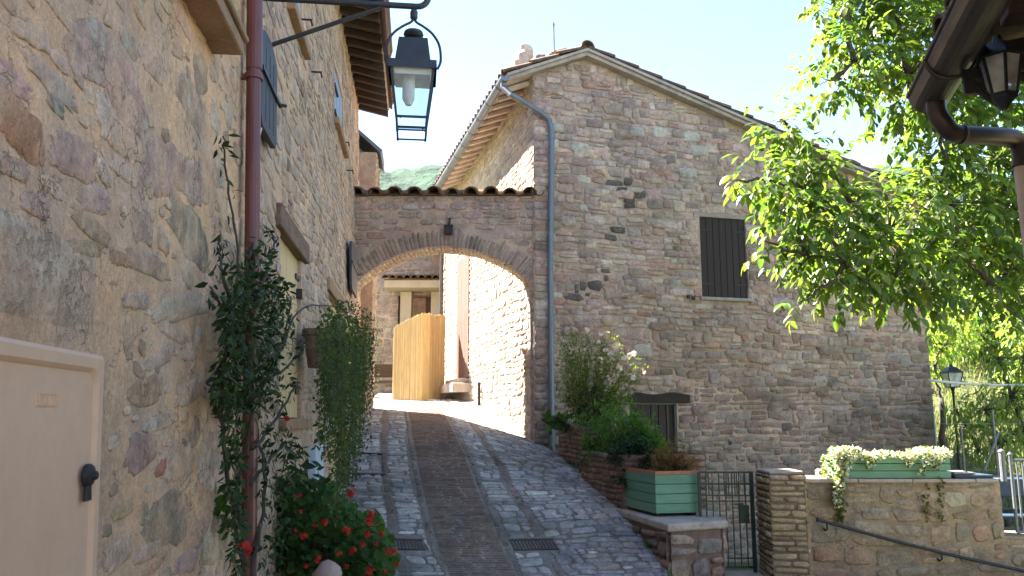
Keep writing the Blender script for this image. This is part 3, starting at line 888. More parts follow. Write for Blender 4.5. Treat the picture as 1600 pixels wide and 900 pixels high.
# ================================================================ low neighbour beyond the arch, left
rnd = random.Random(8)
nb = thing('low_house', 'low stone house with a grey sheet roof just beyond the arch', 'house', LEFT.P(S_END + 1.4, 0, -1))
mb = MB((.30, .26, .22))
nz = at(575, 262, 15.0).z
s0, s1 = S_END + .01, 15.4
NBF = Frame(LEFT.o + LEFT.n * .12, LEFT.u, LEFT.n, .0)
panel(mb, NBF, [s0, s1], -1, lambda s: nz)
for q in ((s1, 0, -4), ):
    mb.quad(NBF.P(s1, -1, 0), NBF.P(s1, -1, -4), NBF.P(s1, nz, -4), NBF.P(s1, nz, 0))
mb.quad(NBF.P(s0, -1, -4), NBF.P(s1, -1, -4), NBF.P(s1, nz, -4), NBF.P(s0, nz, -4))
mb.quad(NBF.P(s0, -1, 0), NBF.P(s0, -1, -4), NBF.P(s0, nz, -4), NBF.P(s0, nz, 0))
PAL_NB = [((.36, .30, .26), 3), ((.33, .26, .22), 3), ((.40, .33, .28), 2)]
lay(mb, NBF.P, -.6, nz, lambda a, b: [(s0, s1)], rnd, .12, (.15, .32), .016, .014, PAL_NB, n=9)
mb.build('wall', M['facade'], nb, smooth=True)
mb = MB()
nz2 = at(575, 226, 15.0).z
Pn = NBF.P
mb.box8([Pn(s0 + .02, nz, .08), Pn(s1 + .1, nz, .08), Pn(s1 - .2, nz2, -.45), Pn(s0 + .02, nz2, -.45), Pn(s0 + .02, nz + .04, .1), Pn(s1 + .12, nz + .04, .1), Pn(s1 - .2, nz2 + .05, -.43), Pn(s0 + .02, nz2 + .05, -.43)])
mb.box8([Pn(s0 + .02, nz2, -.45), Pn(s1 - .2, nz2, -.45), Pn(s1 - .2, nz2 + .1, -4.1), Pn(s0 + .02, nz2 + .1, -4.1), Pn(s0 + .02, nz2 + .05, -.45), Pn(s1 - .2, nz2 + .05, -.45), Pn(s1 - .2, nz2 + .15, -4.1), Pn(s0 + .02, nz2 + .15, -4.1)])
mb.quad(Pn(s1, nz, .05), Pn(s1, nz, -4), Pn(s1 - .22, nz2, -4), Pn(s1 - .22, nz2, -.45))
for k in range(9):
    s = s0 + .1 + (s1 - s0 - .35) * k / 8
    mb.tube([Pn(s, nz + .06, .1), Pn(s, nz2 + .06, -.44)], .025, 6)
mb.build('roof', M['zinc'], nb)

# ================================================================ arch over the lane
rnd = random.Random(31)
ar = thing('stone_arch', 'segmental stone and brick arch with a tiled top spanning the lane', 'arch', AF.P(-1.1, -.2, 0))
AX0, AX1 = at(556, 400, 12.85).x - .12, at(836, 400, 12.85).x + .02
JX = at(828, 440, 12.85).x
AZT = at(690, 306, 12.85).z
cxA, zAp, zSp = at(693, 385, 12.85).x, at(690, 386, 12.85).z, at(828, 442, 12.85).z
half, rise = JX - cxA, zAp - zSp
RA = (half * half + rise * rise) / (2 * rise)
zc = zAp - RA
DEP = .55
def intr(x):
    d = RA * RA - (x - cxA) ** 2
    return zc + math.sqrt(max(d, 0))
mb = MB((.27, .23, .2))
N = 44
xs = [AX0 + (JX - AX0) * i / N for i in range(N + 1)]
for a, b in zip(xs, xs[1:]):
    for h in (0, -DEP):
        mb.quad(AF.P(a, intr(a), h), AF.P(b, intr(b), h), AF.P(b, AZT, h), AF.P(a, AZT, h))
    mb.quad(AF.P(a, intr(a), 0), AF.P(b, intr(b), 0), AF.P(b, intr(b), -DEP), AF.P(a, intr(a), -DEP))
for h in (0, -DEP):
    mb.quad(AF.P(JX, -.9, h), AF.P(AX1 + .06, -.9, h), AF.P(AX1 + .06, AZT, h), AF.P(JX, AZT, h))
mb.quad(AF.P(JX, -.9, 0), AF.P(JX, -.9, -DEP), AF.P(JX, zSp, -DEP), AF.P(JX, zSp, 0))
mb.quad(AF.P(AX0, AZT, 0), AF.P(AX1, AZT, 0), AF.P(AX1, AZT, -DEP), AF.P(AX0, AZT, -DEP))
VR = .30
def iv_a(za, zb):
    m = (za + zb) / 2
    out = []
    if za > zSp + .05:
        d = (RA + VR + .02) ** 2 - (za - zc) ** 2
        if d > 0:
            x = math.sqrt(d)
            out = [(AX0, cxA - x), (cxA + x, AX1)]
            out = [(a, b) for a, b in out if b - a > .08]
        else:
            out = [(AX0, AX1)]
    return out
PAL_AR = [((0.480, 0.347, 0.308), 4), ((0.420, 0.314, 0.286), 3), ((0.480, 0.314, 0.263), 2), ((0.528, 0.414, 0.358), 1)]
lay(mb, AF.P, zSp, AZT, iv_a, rnd, .11, (.12, .36), .02, .014, PAL_AR, split=.2, jit=.12, warp=.03, n=10, sq=.55, drop=.1)
lay(mb, AF.P, -.85, zSp + .1, lambda a, b: [(JX + .003, AX1 + .05)], rnd, .13, (.06, .12), .012, .012, PAL_AR, n=9, warp=.01)
mb.build('wall', M['arch'], ar, smooth=True)
# brick ring of the arch: face bricks and soffit stones
mb = MB((.27, .225, .19))
PAL_VO = [((.38, .27, .225), 4), ((.34, .255, .22), 3), ((.36, .29, .24), 2), ((.25, .20, .18), 1)]
w0, w1 = math.asin((AX0 - cxA) / RA), math.asin((JX - cxA) / RA)
w = w0
while w < w1 - .01:
    dw = rnd.uniform(.026, .042)
    m = w + dw / 2
    ln = VR * rnd.uniform(.75, 1.1)
    ux, uz = math.sin(m), math.cos(m)
    def mp(s, z, h, ux=ux, uz=uz):          # z runs outwards from the ring, s along it
        return AF.P(cxA + ux * (RA + z) + uz * s, zc + uz * (RA + z) - ux * s, h)
    stone(mb, mp, 0, ln / 2 + .004, dw * RA / 2 - .006, ln / 2, .012, pick(rnd, PAL_VO), rnd, 8, .35, .05, rnd.uniform(-.03, .03))
    d = -.02
    while d > -DEP + .03:
        L = min(rnd.uniform(.12, .26), d + DEP)
        def ms_(s, z, h, ux=ux, uz=uz, d=d, L=L):
            return AF.P(cxA + ux * (RA - h) + uz * s, zc + uz * (RA - h) - ux * s, z)
        stone(mb, ms_, 0, d - L / 2, dw * RA / 2 - .004, L / 2 - .006, .012, pick(rnd, [((.50, .42, .32), 3), ((.46, .36, .26), 2), ((.42, .36, .30), 1)]), rnd, 8, .45, .07)
        d -= L
    w += dw
mb.build('arch_ring', M['archbrick'], ar, smooth=True)
# tile coping
mb = MB((.30, .24, .19))
def coppo(mb, a, b, r0, r1, n=8, up=Vector((0, 0, 1)), tint=None, th=.016, inv=False):
    """one curved roof tile from low end a to high end b"""
    a, b = Vector(a), Vector(b)
    d = (b - a).normalized(); sd = d.cross(up).normalized(); nn = sd.cross(d)
    pts = []
    for p, r in ((a, r0), (b, r1)):
        for rr in (r, r - th):
            for k in range(n + 1):
                w = math.pi * k / n
                pts.append(p + sd * (math.cos(w) * rr) + nn * ((math.sin(w) * rr) * (-1 if inv else 1)))
    q = n + 1
    fs = [(k, k + 1, 2 * q + k + 1, 2 * q + k) for k in range(n)] + [(q + k, q + k + 1, 3 * q + k + 1, 3 * q + k) for k in range(n)]
    fs += [(k, k + 1, q + k + 1, q + k) for k in range(n)] + [(2 * q + k, 2 * q + k + 1, 3 * q + k + 1, 3 * q + k) for k in range(n)]
    fs += [(0, q, 3 * q, 2 * q), (n, q + n, 3 * q + n, 2 * q + n)]
    mb.add(pts, fs, tint)
NTI = 9
for k in range(NTI + 1):
    x = AX0 + .1 + (AX1 - AX0 - .2) * k / NTI + rnd.uniform(-.02, .02)
    t = lt(rnd, (.55, .50, .44), .25)
    zj = rnd.uniform(-.012, .012)
    for sgn in (1, -1):
        h0, h1 = (.11 + rnd.uniform(-.03, .03), -DEP / 2) if sgn == 1 else (-DEP - .1, -DEP / 2)
        coppo(mb, AF.P(x, AZT + .0 + zj, h0), AF.P(x + rnd.uniform(-.01, .01), AZT + .05, h1), .125, .11, 12, tint=t)
        coppo(mb, AF.P(x + .012, AZT + .022 + zj, h0 - .09 * sgn), AF.P(x, AZT + .075, h1), .13, .115, 12, tint=lt(rnd, (.62, .55, .46), .25))
        xm = x + (AX1 - AX0 - .2) / NTI / 2
        coppo(mb, AF.P(xm, AZT + .075 + zj, h0 - .05 * sgn), AF.P(xm, AZT + .10, h1), .085, .095, 10, tint=lt(rnd, (.5, .44, .38), .25), inv=True)
mb.box8([AF.P(AX0, AZT, .06), AF.P(AX1, AZT, .06), AF.P(AX1, AZT, -DEP - .06), AF.P(AX0, AZT, -DEP - .06), AF.P(AX0, AZT + .02, .05), AF.P(AX1, AZT + .02, .05), AF.P(AX1, AZT + .02, -DEP - .05), AF.P(AX0, AZT + .02, -DEP - .05)])
x = AX0
while x < AX1 - .1:
    coppo(mb, AF.P(x, AZT + .09, -DEP / 2), AF.P(x + .33, AZT + .095, -DEP / 2), .09, .08, tint=lt(rnd, (.6, .5, .4), .25))
    x += .30
mb.build('tile_coping', M['tile'], ar, smooth=False)
# small lantern hook over the crown
bl = thing('wall_bracket', 'small dark iron box hanging from a short hook above the arch crown', 'bracket', AF.P(cxA, zAp, .05))
c0 = at(701, 360, 12.78)
mb = MB(); mb.box(c0, (.065, 0, 0), (0, .05, 0), (0, 0, .07)); mb.box(c0 + Vector((0, 0, .075)), (.075, 0, 0), (0, .06, 0), (0, 0, .012))
mb.build('box', M['iron'], bl, bevel=.008)
mb = MB(); mb.tube([c0 + Vector((.01, 0, .08)), c0 + Vector((.015, .0, .2)), c0 + Vector((.015, .09, .22))], .018, 8)
mb.build('hook', M['iron'], bl)

# ================================================================ gable house
rnd = random.Random(77)
gh = thing('gabled_house', 'big gabled house of pinkish grey rubble stone with a brown shuttered window', 'house', HF.P(3.5, -1.5, -2))
E0 = HF.sz(790, 116)
PK = HF.sz(912, 78)
RR = HF.sz(1200, 204)
HS_END = HF.sz(1452, 560)[0]
slR = (RR[1] - PK[1]) / (RR[0] - PK[0])
slL = (PK[1] - E0[1]) / (PK[0] - E0[0])
HLEN = 10.4
RT = .17                       # roof build-up above the wall head
def rtop(s): return PK[1] + slR * (s - PK[0]) if s > PK[0] else PK[1] + slL * (s - PK[0])
def wtop(s): return rtop(s) - RT
wa, wb = HF.sz(1095, 400)[0], HF.sz(1167, 400)[0]
wz1, wz0 = HF.sz(1130, 341)[1], HF.sz(1130, 465)[1]
ca, cb = HF.sz(984, 660)[0], HF.sz(1058, 660)[0]
cz1 = HF.sz(1020, 630)[1]
holes = [(wa, wb, wz0, wz1), (ca, cb, -2.4, cz1)]
mb = MB((.27, .235, .205))
panel(mb, HF, [0, PK[0]] + [PK[0] + (HS_END - PK[0]) * i / 6 for i in range(1, 7)], -2.5, wtop, holes, depth=.16)
P = HF.P
mb.quad(P(HS_END, -2.5, 0), P(HS_END, -2.5, -HLEN), P(HS_END, wtop(HS_END), -HLEN), P(HS_END, wtop(HS_END), 0))
mb.add([P(0, -1.75, -HLEN), P(HS_END, -1.75, -HLEN), P(HS_END, wtop(HS_END), -HLEN), P(PK[0], wtop(PK[0]), -HLEN), P(0, wtop(0), -HLEN)], [(0, 1, 2, 3, 4)])
PAL_F = [((0.560, 0.391, 0.330), 5), ((0.504, 0.350, 0.294), 4), ((0.582, 0.443, 0.376), 3), ((0.437, 0.324, 0.283), 2), ((0.493, 0.397, 0.350), 2), ((0.616, 0.494, 0.422), 1.6), ((0.526, 0.324, 0.258), 1.4), ((0.694, 0.577, 0.515), .6), ((0.325, 0.247, 0.221), .7)]
blk = [(HF.sz(x, y), r) for x, y, r in ((930, 442, .26), (915, 425, .14), (940, 455, .2), (905, 460, .2), (960, 290, .2), (985, 320, .18), (948, 370, .18))]
def tint_f(s, z, c):
    for (bs, bz), r in blk:
        if (s - bs) ** 2 + (z - bz) ** 2 < r * r and rnd.random() < .55:
            return (.12, .10, .095)
    shade_h = z + .5 * mnoise.noise(Vector((s * .8, z * .8, 4))) - .10 * (s - 3)
    if shade_h < 1.1: c = tuple(x * (.78 if shade_h > .4 else .6) for x in c)  # shade of trees and courtyard painted into the lower stones
    if s > 5.0 and rnd.random() < .6: c = (c[0] * .95, c[1] * .96, c[2] * .86)
    return c
def iv_f(za, zb):
    m = (za + zb) / 2 + .03
    hi = HS_END if m < wtop(HS_END) else PK[0] + (m + RT - PK[1]) / slR
    lo = 0.0 if m < wtop(0) else PK[0] - (PK[1] - m - RT) / slL
    if hi - lo < .15: return []
    return subtract([(lo + .005, hi - .005)], [(h[0] - .015, h[1] + .015) for h in holes if za < h[3] + .01 and zb > h[2] - .01])
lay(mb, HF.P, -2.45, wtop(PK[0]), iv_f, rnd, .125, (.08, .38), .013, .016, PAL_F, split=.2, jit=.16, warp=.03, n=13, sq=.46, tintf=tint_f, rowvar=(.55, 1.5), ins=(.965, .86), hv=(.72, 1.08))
# bigger blocks breaking the courses
nb_ = 0
while nb_ < 300:
    s, z = rnd.uniform(.15, HS_END - .15), rnd.uniform(-1.2, wtop(PK[0]) - .25)
    if z > wtop(s) - .22: continue
    a, b = rnd.uniform(.08, .19), rnd.uniform(.045, .095)
    if any(h[0] - a - .03 < s < h[1] + a + .03 and h[2] - b - .1 < z < h[3] + b + .12 for h in holes): continue
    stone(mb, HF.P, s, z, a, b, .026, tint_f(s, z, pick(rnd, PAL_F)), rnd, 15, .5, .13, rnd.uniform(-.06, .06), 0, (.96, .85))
    nb_ += 1
# quoins at both corners
for s0_, sg in ((.0, 1), (HS_END, -1)):
    z = -1.6; k = 0
    while z < wtop(s0_) - .2:
        hh = rnd.uniform(.10, .19); L = (.36 if k % 2 else .2) * rnd.uniform(.85, 1.15)
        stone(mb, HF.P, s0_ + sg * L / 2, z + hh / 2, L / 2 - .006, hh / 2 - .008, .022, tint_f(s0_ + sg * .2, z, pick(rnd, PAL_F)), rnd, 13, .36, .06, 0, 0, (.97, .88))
        z += hh; k += 1
# pale individual stones the wall is known by
for px, py, hw, hh in ((1078, 215, 17, 9), (1092, 236, 17, 10), (1075, 270, 15, 9), (1003, 548, 16, 11), (995, 206, 14, 8), (870, 200, 12, 7), (1030, 207, 13, 10), (905, 230, 15, 8)):
    s, z = HF.sz(px, py)
    stone(mb, HF.P, s, z, hw * .0112, hh * .0112, .034, (.56, .51, .45), rnd, 14, .5, .08)
mb.build('wall', M['facade'], gh, smooth=True)
# side wall along the lane, sunlit
SH = wtop(0)
SE0, SE1 = HS.sz(715, 500)[0], HS.sz(734, 500)[0]
if SE0 > SE1: SE0, SE1 = SE1, SE0
sdz1, sdz0 = HS.sz(725, 402)[1], HS.sz(725, 592)[1]
sholes = [(SE0, SE1, sdz0, sdz1)]
HL2 = HS.sz(693, 500)[0]
mb = MB((.36, .31, .25))
panel(mb, HS, [0, 2, 4, 6, 8, HL2], -1.0, lambda s: SH, sholes, depth=.12)
PAL_S = [((.50, .43, .35), 4), ((.47, .39, .31), 3), ((.54, .48, .40), 2), ((.42, .35, .28), 1)]
lay(mb, HS.P, -.9, SH, lambda za, zb: subtract([(.004, HL2)], [(h[0], h[1]) for h in sholes if za < h[3] and zb > h[2]]), rnd, .14, (.12, .42), .02, .018, PAL_S, split=.25, jit=.15, warp=.04, n=11, sq=.5, rowvar=(.5, 1.7))
mb.quad(HS.P(HL2, -1, 0), HS.P(HL2, -1, -.4), HS.P(HL2, SH, -.4), HS.P(HL2, SH, 0))
mb.build('side_wall', M['sidewall'], gh, smooth=True)
mb = MB(); boards(mb, HS, SE0 + .01, SE1 - .01, sdz0 + .01, sdz1 - .01, .03, 7, .05, .012, rnd)
mb.build('shutter_door', M['brownshutter'], gh, bevel=.005)
mb = MB()
mb.fbox(HS, SE0 - .25, SE1 + .1, sdz0 - .32, sdz0 - .12, -.05, .42)
mb.fbox(HS, SE0 - .05, SE1 + .1, sdz0 - .12, sdz0 - .01, -.05, .28)
mb.fbox(HS, SE1 + .1, SE1 + 1.3, sdz0 - .40, sdz0 - .26, -.05, .34)
mb.build('doorstep', M['cap'], gh, bevel=.02)
mb = MB()
mb.tube([HS.P(HL2 - .12, -.2, .09), HS.P(HL2 - .12, SH, .09)], .05, 10)
mb.build('downpipe', M['browngutter'], gh)
mb = MB()
a = HS.sz(753, 640)[0]
mb.tube([HS.P(a, -.3, .06), HS.P(a, HS.sz(753, 597)[1], .06)], .03, 8)
mb.build('vent_pipe', M['iron'], gh)
# window, cellar door
mb = MB(); boards(mb, HF, wa + .012, wb - .012, wz0 + .01, wz1 - .01, -.03, 7, .04, .008, rnd)
sh = mb.build('shutter', M['shutter'], gh, bevel=.004)
for z in (wz0 + .22, wz1 - .25):
    for a, b in ((wa + .01, wa + .25), (wb - .25, wb - .01)):
        mb = MB(); mb.fbox(HF, a, b, z, z + .035, -.032, -.02)
        mb.build('hinge', M['iron'], sh)
mb = MB(); mb.fbox(HF, wa - .05, wb + .05, wz0 - .06, wz0 - .003, -.15, .06)
mb.build('window_sill', M['cap'], gh, bevel=.012)
mb = MB(); mb.fbox(HF, wa - .12, wb + .2, wz1 + .002, wz1 + .07, -.1, .012)
mb.build('lintel', M['cap'], gh, bevel=.01)
mb = MB()
l0, l1 = HF.sz(976, 622), HF.sz(1076, 618)
zl = cz1
N = 12
top = [(l0[0] + (l1[0] - l0[0]) * i / N, zl + .16 + .018 * math.sin(i * .9) - (.05 if i < 2 else 0)) for i in range(N + 1)]
poly = [(l0[0], zl + .01), (l1[0], zl + .005)] + top[::-1]
mb.prism([HF.P(s, z, -.12) for s, z in poly], HF.n * .18)
mb.build('lintel', M['blackwood'], gh, bevel=.012)
mb = MB(); boards(mb, HF, ca + .01, cb - .01, -2.38, cz1 - .01, -.1, 6, .05, .012, rnd)
mb.build('cellar_door', M['shutter'], gh, bevel=.004)
# roof
mb = MB((.36, .25, .19))
FO = .16
def roof_slab(mb, s0, s1, h0, h1, zo, th, tint=None, mat=1):
    P = HF.P
    z0, z1 = rtop(s0) + zo, rtop(s1) + zo
    mb.box8([P(s0, z0, h0), P(s1, z1, h0), P(s1, z1, h1), P(s0, z0, h1), P(s0, z0 + th, h0), P(s1, z1 + th, h0), P(s1, z1 + th, h1), P(s0, z0 + th, h1)], tint, mat)
SL, SR = E0[0] - .02, HS_END + .35
roof_slab(mb, PK[0], SR, FO, -HLEN - .2, -RT + .002, .06, (1.0, .90, .86))
roof_slab(mb, SL, PK[0], FO, -HLEN - .2, -RT + .002, .06, (1.0, .90, .86))
roof_slab(mb, PK[0], SR, FO + .05, -HLEN - .2, -RT + .064, .05, (1.25, 1.15, 1.15))
roof_slab(mb, SL, PK[0], FO + .05, -HLEN - .2, -RT + .064, .05, (1.25, 1.15, 1.15))
for h in [FO - .02 - .23 * i for i in range(46)]:
    for (sa, sb) in ((SR, PK[0] + .02), (SL - .02, PK[0] - .02)):
        L = abs(sb - sa)
        k = max(1, int(L / .42))
        for i in range(k):
            a = sa + (sb - sa) * i / k
            b = sa + (sb - sa) * (i + 1) / k
            e = (b - a) * .08
            if h < FO - .5 and h > -HLEN + 1 and 0: continue
            coppo(mb, HF.P(a - e, rtop(a - e) - .035 + rnd.uniform(0, .02), h + rnd.uniform(-.015, .015)), HF.P(b, rtop(b) - .055, h), .092, .075, 5, tint=lt(rnd, (.33, .26, .21), .25), th=.014)
mb.build('roof', [M['tile'], M['verge']], gh, smooth=False)
mb = MB((.40, .27, .20))
h = FO + .06
while h > -HLEN:
    coppo(mb, HF.P(PK[0], PK[1] - .04, h), HF.P(PK[0], PK[1] - .055, h - .42), .125, .105, 8, tint=lt(rnd, (.85, .75, .68), .2))
    h -= .38
mb.build('ridge_tile', M['tile'], gh)
# eave over the lane: rafters, boards and gutter
EO = -E0[0]
def eave_z(h): return rtop(-h) - RT
P = HS.P
nr = 0
s = .2
while s < HLEN - .1:
    mb = MB()
    mb.box8([P(s - .05, eave_z(0) - .10, -.02), P(s + .05, eave_z(0) - .10, -.02), P(s + .05, eave_z(EO) - .075, EO - .03), P(s - .05, eave_z(EO) - .075, EO - .03),
             P(s - .05, eave_z(0), -.02), P(s + .05, eave_z(0), -.02), P(s + .05, eave_z(EO), EO - .03), P(s - .05, eave_z(EO), EO - .03)])
    mb.build('rafter', M['soffit'], gh, bevel=.015)
    s += .40
mb = MB()
g0, g1 = P(-.2, rtop(-EO) - .13, EO + .06), P(HLEN - .2, rtop(-EO) - .19, EO + .06)
def half_gutter(mb, a, b, r, n=10, th=.006, up=Vector((0, 0, 1))):
    d = (b - a).normalized(); sd = d.cross(up).normalized(); nn = sd.cross(d)
    pts = [p + sd * (math.cos(w) * rr) + nn * (math.sin(w) * rr) for p in (a, b) for rr in (r, r - th) for w in [math.pi + math.pi * k / n for k in range(n + 1)]]
    q = n + 1
    fs = [(k, k + 1, 2 * q + k + 1, 2 * q + k) for k in range(n)] + [(q + k, q + k + 1, 3 * q + k + 1, 3 * q + k) for k in range(n)]
    fs += [(0, q, 3 * q, 2 * q), (n, q + n, 3 * q + n, 2 * q + n)] + [tuple(range(q)), tuple(range(2 * q, 3 * q))]
    mb.add(pts, fs)
half_gutter(mb, g0, g1, .075)
for i in range(14):
    p = g0.lerp(g1, (i + .5) / 14)
    mb.tube([p + HS.n * .082 + Vector((0, 0, .01)), p + HS.n * .06 + Vector((0, 0, -.06)), p + Vector((0, 0, -.085)), p - HS.n * .07 + Vector((0, 0, -.05))], .008, 5)
mb.build('gutter', M['zinc'], gh, smooth=False)
mb = MB()
path = [g0 + HS.u * .12 + Vector((0, 0, -.03)), g0 + HS.u * .12 + Vector((0, 0, -.14)), HF.at(798, 148, .22), HF.at(815, 158, .16), HF.at(845, 176, .12), HF.at(858, 187, .11), HF.at(862, 205, .10), HF.at(862, 230, .10)]
sd_, zd_ = HF.sz(861, 500, .1)
path += [HF.P(sd_, 2.4, .09), HF.P(sd_, -.8, .09)]
mb.tube(path, .048, 12)
for z in (2.9, 1.4, .2):
    mb.tube([HF.P(sd_, z, .09), HF.P(sd_, z + .05, .09)], .055, 12)
    mb.fbox(HF, sd_ - .015, sd_ + .015, z, z + .03, -.01, .05)
p0 = HF.at(862, 212, .10)
mb.tube([p0, p0 - Vector((0, 0, .06))], .056, 12)
mb.build('downpipe', M['zinc'], gh, smooth=False)
# loose stones, little chimney and aerial on the roof
mb = MB((.5, .43, .36))
ck = at(815, 98, 13.2)
def rock(mb, c, rx, ry, rz, rnd, tint, n=3):
    pts, fs = [], []
    A, B = 10, 6
    off = Vector((rnd.random() * 9, rnd.random() * 9, rnd.random() * 9))
    for j in range(B + 1):
        for i in range(A):
            th_, ph_ = math.pi * j / B, 2 * math.pi * i / A
            d = Vector((math.sin(th_) * math.cos(ph_), math.sin(th_) * math.sin(ph_), math.cos(th_)))
            k = 1 + .32 * mnoise.noise(d * 1.4 + off) + .12 * mnoise.noise(d * 4 + off)
            pts.append(Vector(c) + Vector((d.x * rx, d.y * ry, d.z * rz)) * k)
    for j in range(B):
        for i in range(A):
            fs.append((j * A + i, j * A + (i + 1) % A, (j + 1) * A + (i + 1) % A, (j + 1) * A + i))
    mb.add(pts, fs, tint, 1.0)
rock(mb, ck, .16, .14, .26, rnd, (.50, .42, .36))
rock(mb, ck + Vector((.09, 0, .2)), .13, .12, .18, rnd, (.55, .47, .40))
rock(mb, ck + Vector((-.05, .05, -.08)), .16, .14, .13, rnd, (.48, .41, .35))
mb.build('chimney_stub', M['sidewall'], gh)
for px, py, r in ((845, 89, .07), (868, 83, .07), (880, 80, .08), (862, 86, .06)):
    mb = MB(); rock(mb, at(px, py, 13.1), r * 1.3, r, r * .7, rnd, (.22, .19, .17)); mb.build('roof_stone', M['sidewall'], gh)
an = at(866, 84, 13.4)
mb = MB(); top_ = at(865, 35, 13.4)
mb.tube([an - Vector((0, 0, .1)), top_], .014, 6)
mb.tube([top_ + Vector((-.03, 0, -.05)), top_ + Vector((.03, 0, -.05))], .008, 5)
mb.build('aerial_mast', M['greyiron'], gh)
for px, py in ((1075, 464), (1083, 466), (1140, 692)):
    mb = MB(); s, z = HF.sz(px, py); mb.fbox(HF, s - .03, s + .03, z - .03, z + .03, 0, .035); mb.build('wall_hook', M['iron'], gh, bevel=.008)

# ================================================================ porch house closing the lane
rnd = random.Random(3)
PF = Frame((0, 23.0, 0), (1, 0, 0), (0, -1, 0))
bh = thing('porch_house', 'shaded stone house with a tiled porch closing the lane behind the arch', 'house', PF.P(-3.5, .3, -1))
p0, p1 = at(520, 500, 23).x, at(740, 500, 23).x
zt = at(600, 330, 23).z
op = (at(622, 480, 23).x, at(678, 480, 23).x, .2, at(640, 461, 23).z)
mb = MB((.33, .29, .25))
panel(mb, PF, [p0, p1], 0, lambda s: zt, [op], depth=.6)
for q in ((p0, p1), ):
    mb.quad(PF.P(p0, 0, -3), PF.P(p1, 0, -3), PF.P(p1, zt, -3), PF.P(p0, zt, -3))
    mb.quad(PF.P(p0, 0, 0), PF.P(p0, 0, -3), PF.P(p0, zt, -3), PF.P(p0, zt, 0))
    mb.quad(PF.P(p0, zt, 0), PF.P(p1, zt, 0), PF.P(p1, zt, -3), PF.P(p0, zt, -3))
lay(mb, PF.P, .3, zt, lambda a, b: subtract([(p0, p1)], [(op[0], op[1])] if a < op[3] else []), rnd, .16, (.2, .45), .025, .02, [((.40, .34, .29), 3), ((.36, .30, .26), 3), ((.44, .38, .33), 2)], n=9)
mb.quad(PF.P(op[0], .2, -.6), PF.P(op[1], .2, -.6), PF.P(op[1], op[3], -.6), PF.P(op[0], op[3], -.6))
mb.build('wall', M['facade'], bh, smooth=True)
mb = MB(); boards(mb, PF, op[0] + .75, op[1], .2, op[3], -.4, 7, .05, .012, rnd)
mb.build('door', M['brownshutter'], bh)
mb = MB(); x = at(634, 480, 22.6).x; mb.fbox(PF, x - .16, x + .16, 0, op[3] + .05, .05, .4)
x = at(684, 480, 22.6).x; mb.fbox(PF, x - .2, x + .28, 0, op[3] + .05, .05, .4)
mb.build('pier', M['render'], bh, bevel=.02)
cz = at(640, 447, 22).z
x0, x1 = at(600, 450, 22).x, at(700, 450, 22).x
mb = MB(); mb.fbox(PF, x0, x1, op[3] + .06, op[3] + .28, .25, 1.0); mb.build('beam', M['render'], bh, bevel=.02)
mb = MB((.4, .3, .24))
x = x0 + .05
while x < x1:
    coppo(mb, PF.P(x, op[3] + .30, 1.12), PF.P(x, op[3] + .52, .0), .11, .09, 7, tint=lt(rnd, (.38, .32, .27), .2))
    x += .2
mb.fbox(PF, x0, x1, op[3] + .285, op[3] + .30, .02, 1.05)
mb.build('porch_roof', M['tile'], bh)
# ================================================================ street lantern on its wall bracket
rnd = random.Random(41)
ls = LEFT.sz(409, 11)[0]
yc = LEFT.P(ls, 0, 1.04).y
C0 = at(645, 112, yc)                                     # centre of the lantern, at the top of its panes
la = thing('street_lantern', 'black square lantern with clear panes hanging from a long iron wall bracket over the lane', 'street lantern', LEFT.P(ls, C0.z, 0))
U, N_ = LEFT.u.copy(), LEFT.n.copy()
zarm = at(640, 12, yc).z
A0 = LEFT.P(ls, zarm + .0, .02)
Cx = (C0 - LEFT.o).dot(N_)
def LP(h, s, z): return LEFT.o + LEFT.u * (ls + s) + N_ * h + Vector((0, 0, z))
mb = MB()
h_end = Cx + .02
mb.tube([LP(A0.x * 0 + (LEFT.P(ls, zarm, 0) - LEFT.o).dot(N_) - .03, 0, zarm), LP(h_end, 0, zarm)] + [LP(h_end + .075 * math.sin(R(w)), 0, zarm + .075 - .075 * math.cos(R(w))) for w in range(15, 131, 15)], .021, 12)
mb.build('arm', M['lanterniron'], la)
mb = MB()
b0 = LEFT.at(413, 76, .0)
bh_ = (b0 - LEFT.o).dot(N_)
mb.tube([LP(bh_ - .02, b0.dot(U) - LEFT.o.dot(U) - ls, b0.z), LP(Cx - .22, 0, zarm - .02)], .015, 10)
mb.build('brace', M['lanterniron'], la)
mb = MB()
zk = at(642, 26, yc).z
mb.lathe(LP(Cx, 0, zk - .03), [(.018, 0), (.026, .01), (.026, .055), (.018, .07)], 10)
zr = at(690, 108, yc).z
for sg in (1, -1):
    pts_ = [(0, zk - .02), (.02, zk - .05), (.07, zk - .08), (.13, zk - .13), (.175, zk - .21), (.185, zr + .06), (.165, zr)]
    fine = []
    for i in range(25):
        t = i / 24 * 6
        fine.append(LP(Cx + sg * interp([(j, p[0]) for j, p in enumerate(pts_)], t), 0, interp([(j, p[1]) for j, p in enumerate(pts_)], t)))
    mb.tube(fine, .009, 8)
mb.build('yoke', M['lanterniron'], la)
def sq(hw, z): return [LP(Cx + a * hw, b * hw, z) for a, b in ((-1, -1), (1, -1), (1, 1), (-1, 1))]
zt_, zb_, zs_ = C0.z, at(645, 192, yc).z, at(645, 212, yc).z
wt_, wb_, ws_ = .142, .098, .092
zroof = at(645, 70, yc).z
mb = MB()
def frust(a, b, wa_, wb__, thick=None):
    A, B = sq(wa_, a), sq(wb__, b)
    mb.add(A + B, [(i, (i + 1) % 4, 4 + (i + 1) % 4, 4 + i) for i in range(4)])
frust(zt_ - .045, zt_ + .012, .158, .156); frust(zt_ + .012, zroof, .118, .095)
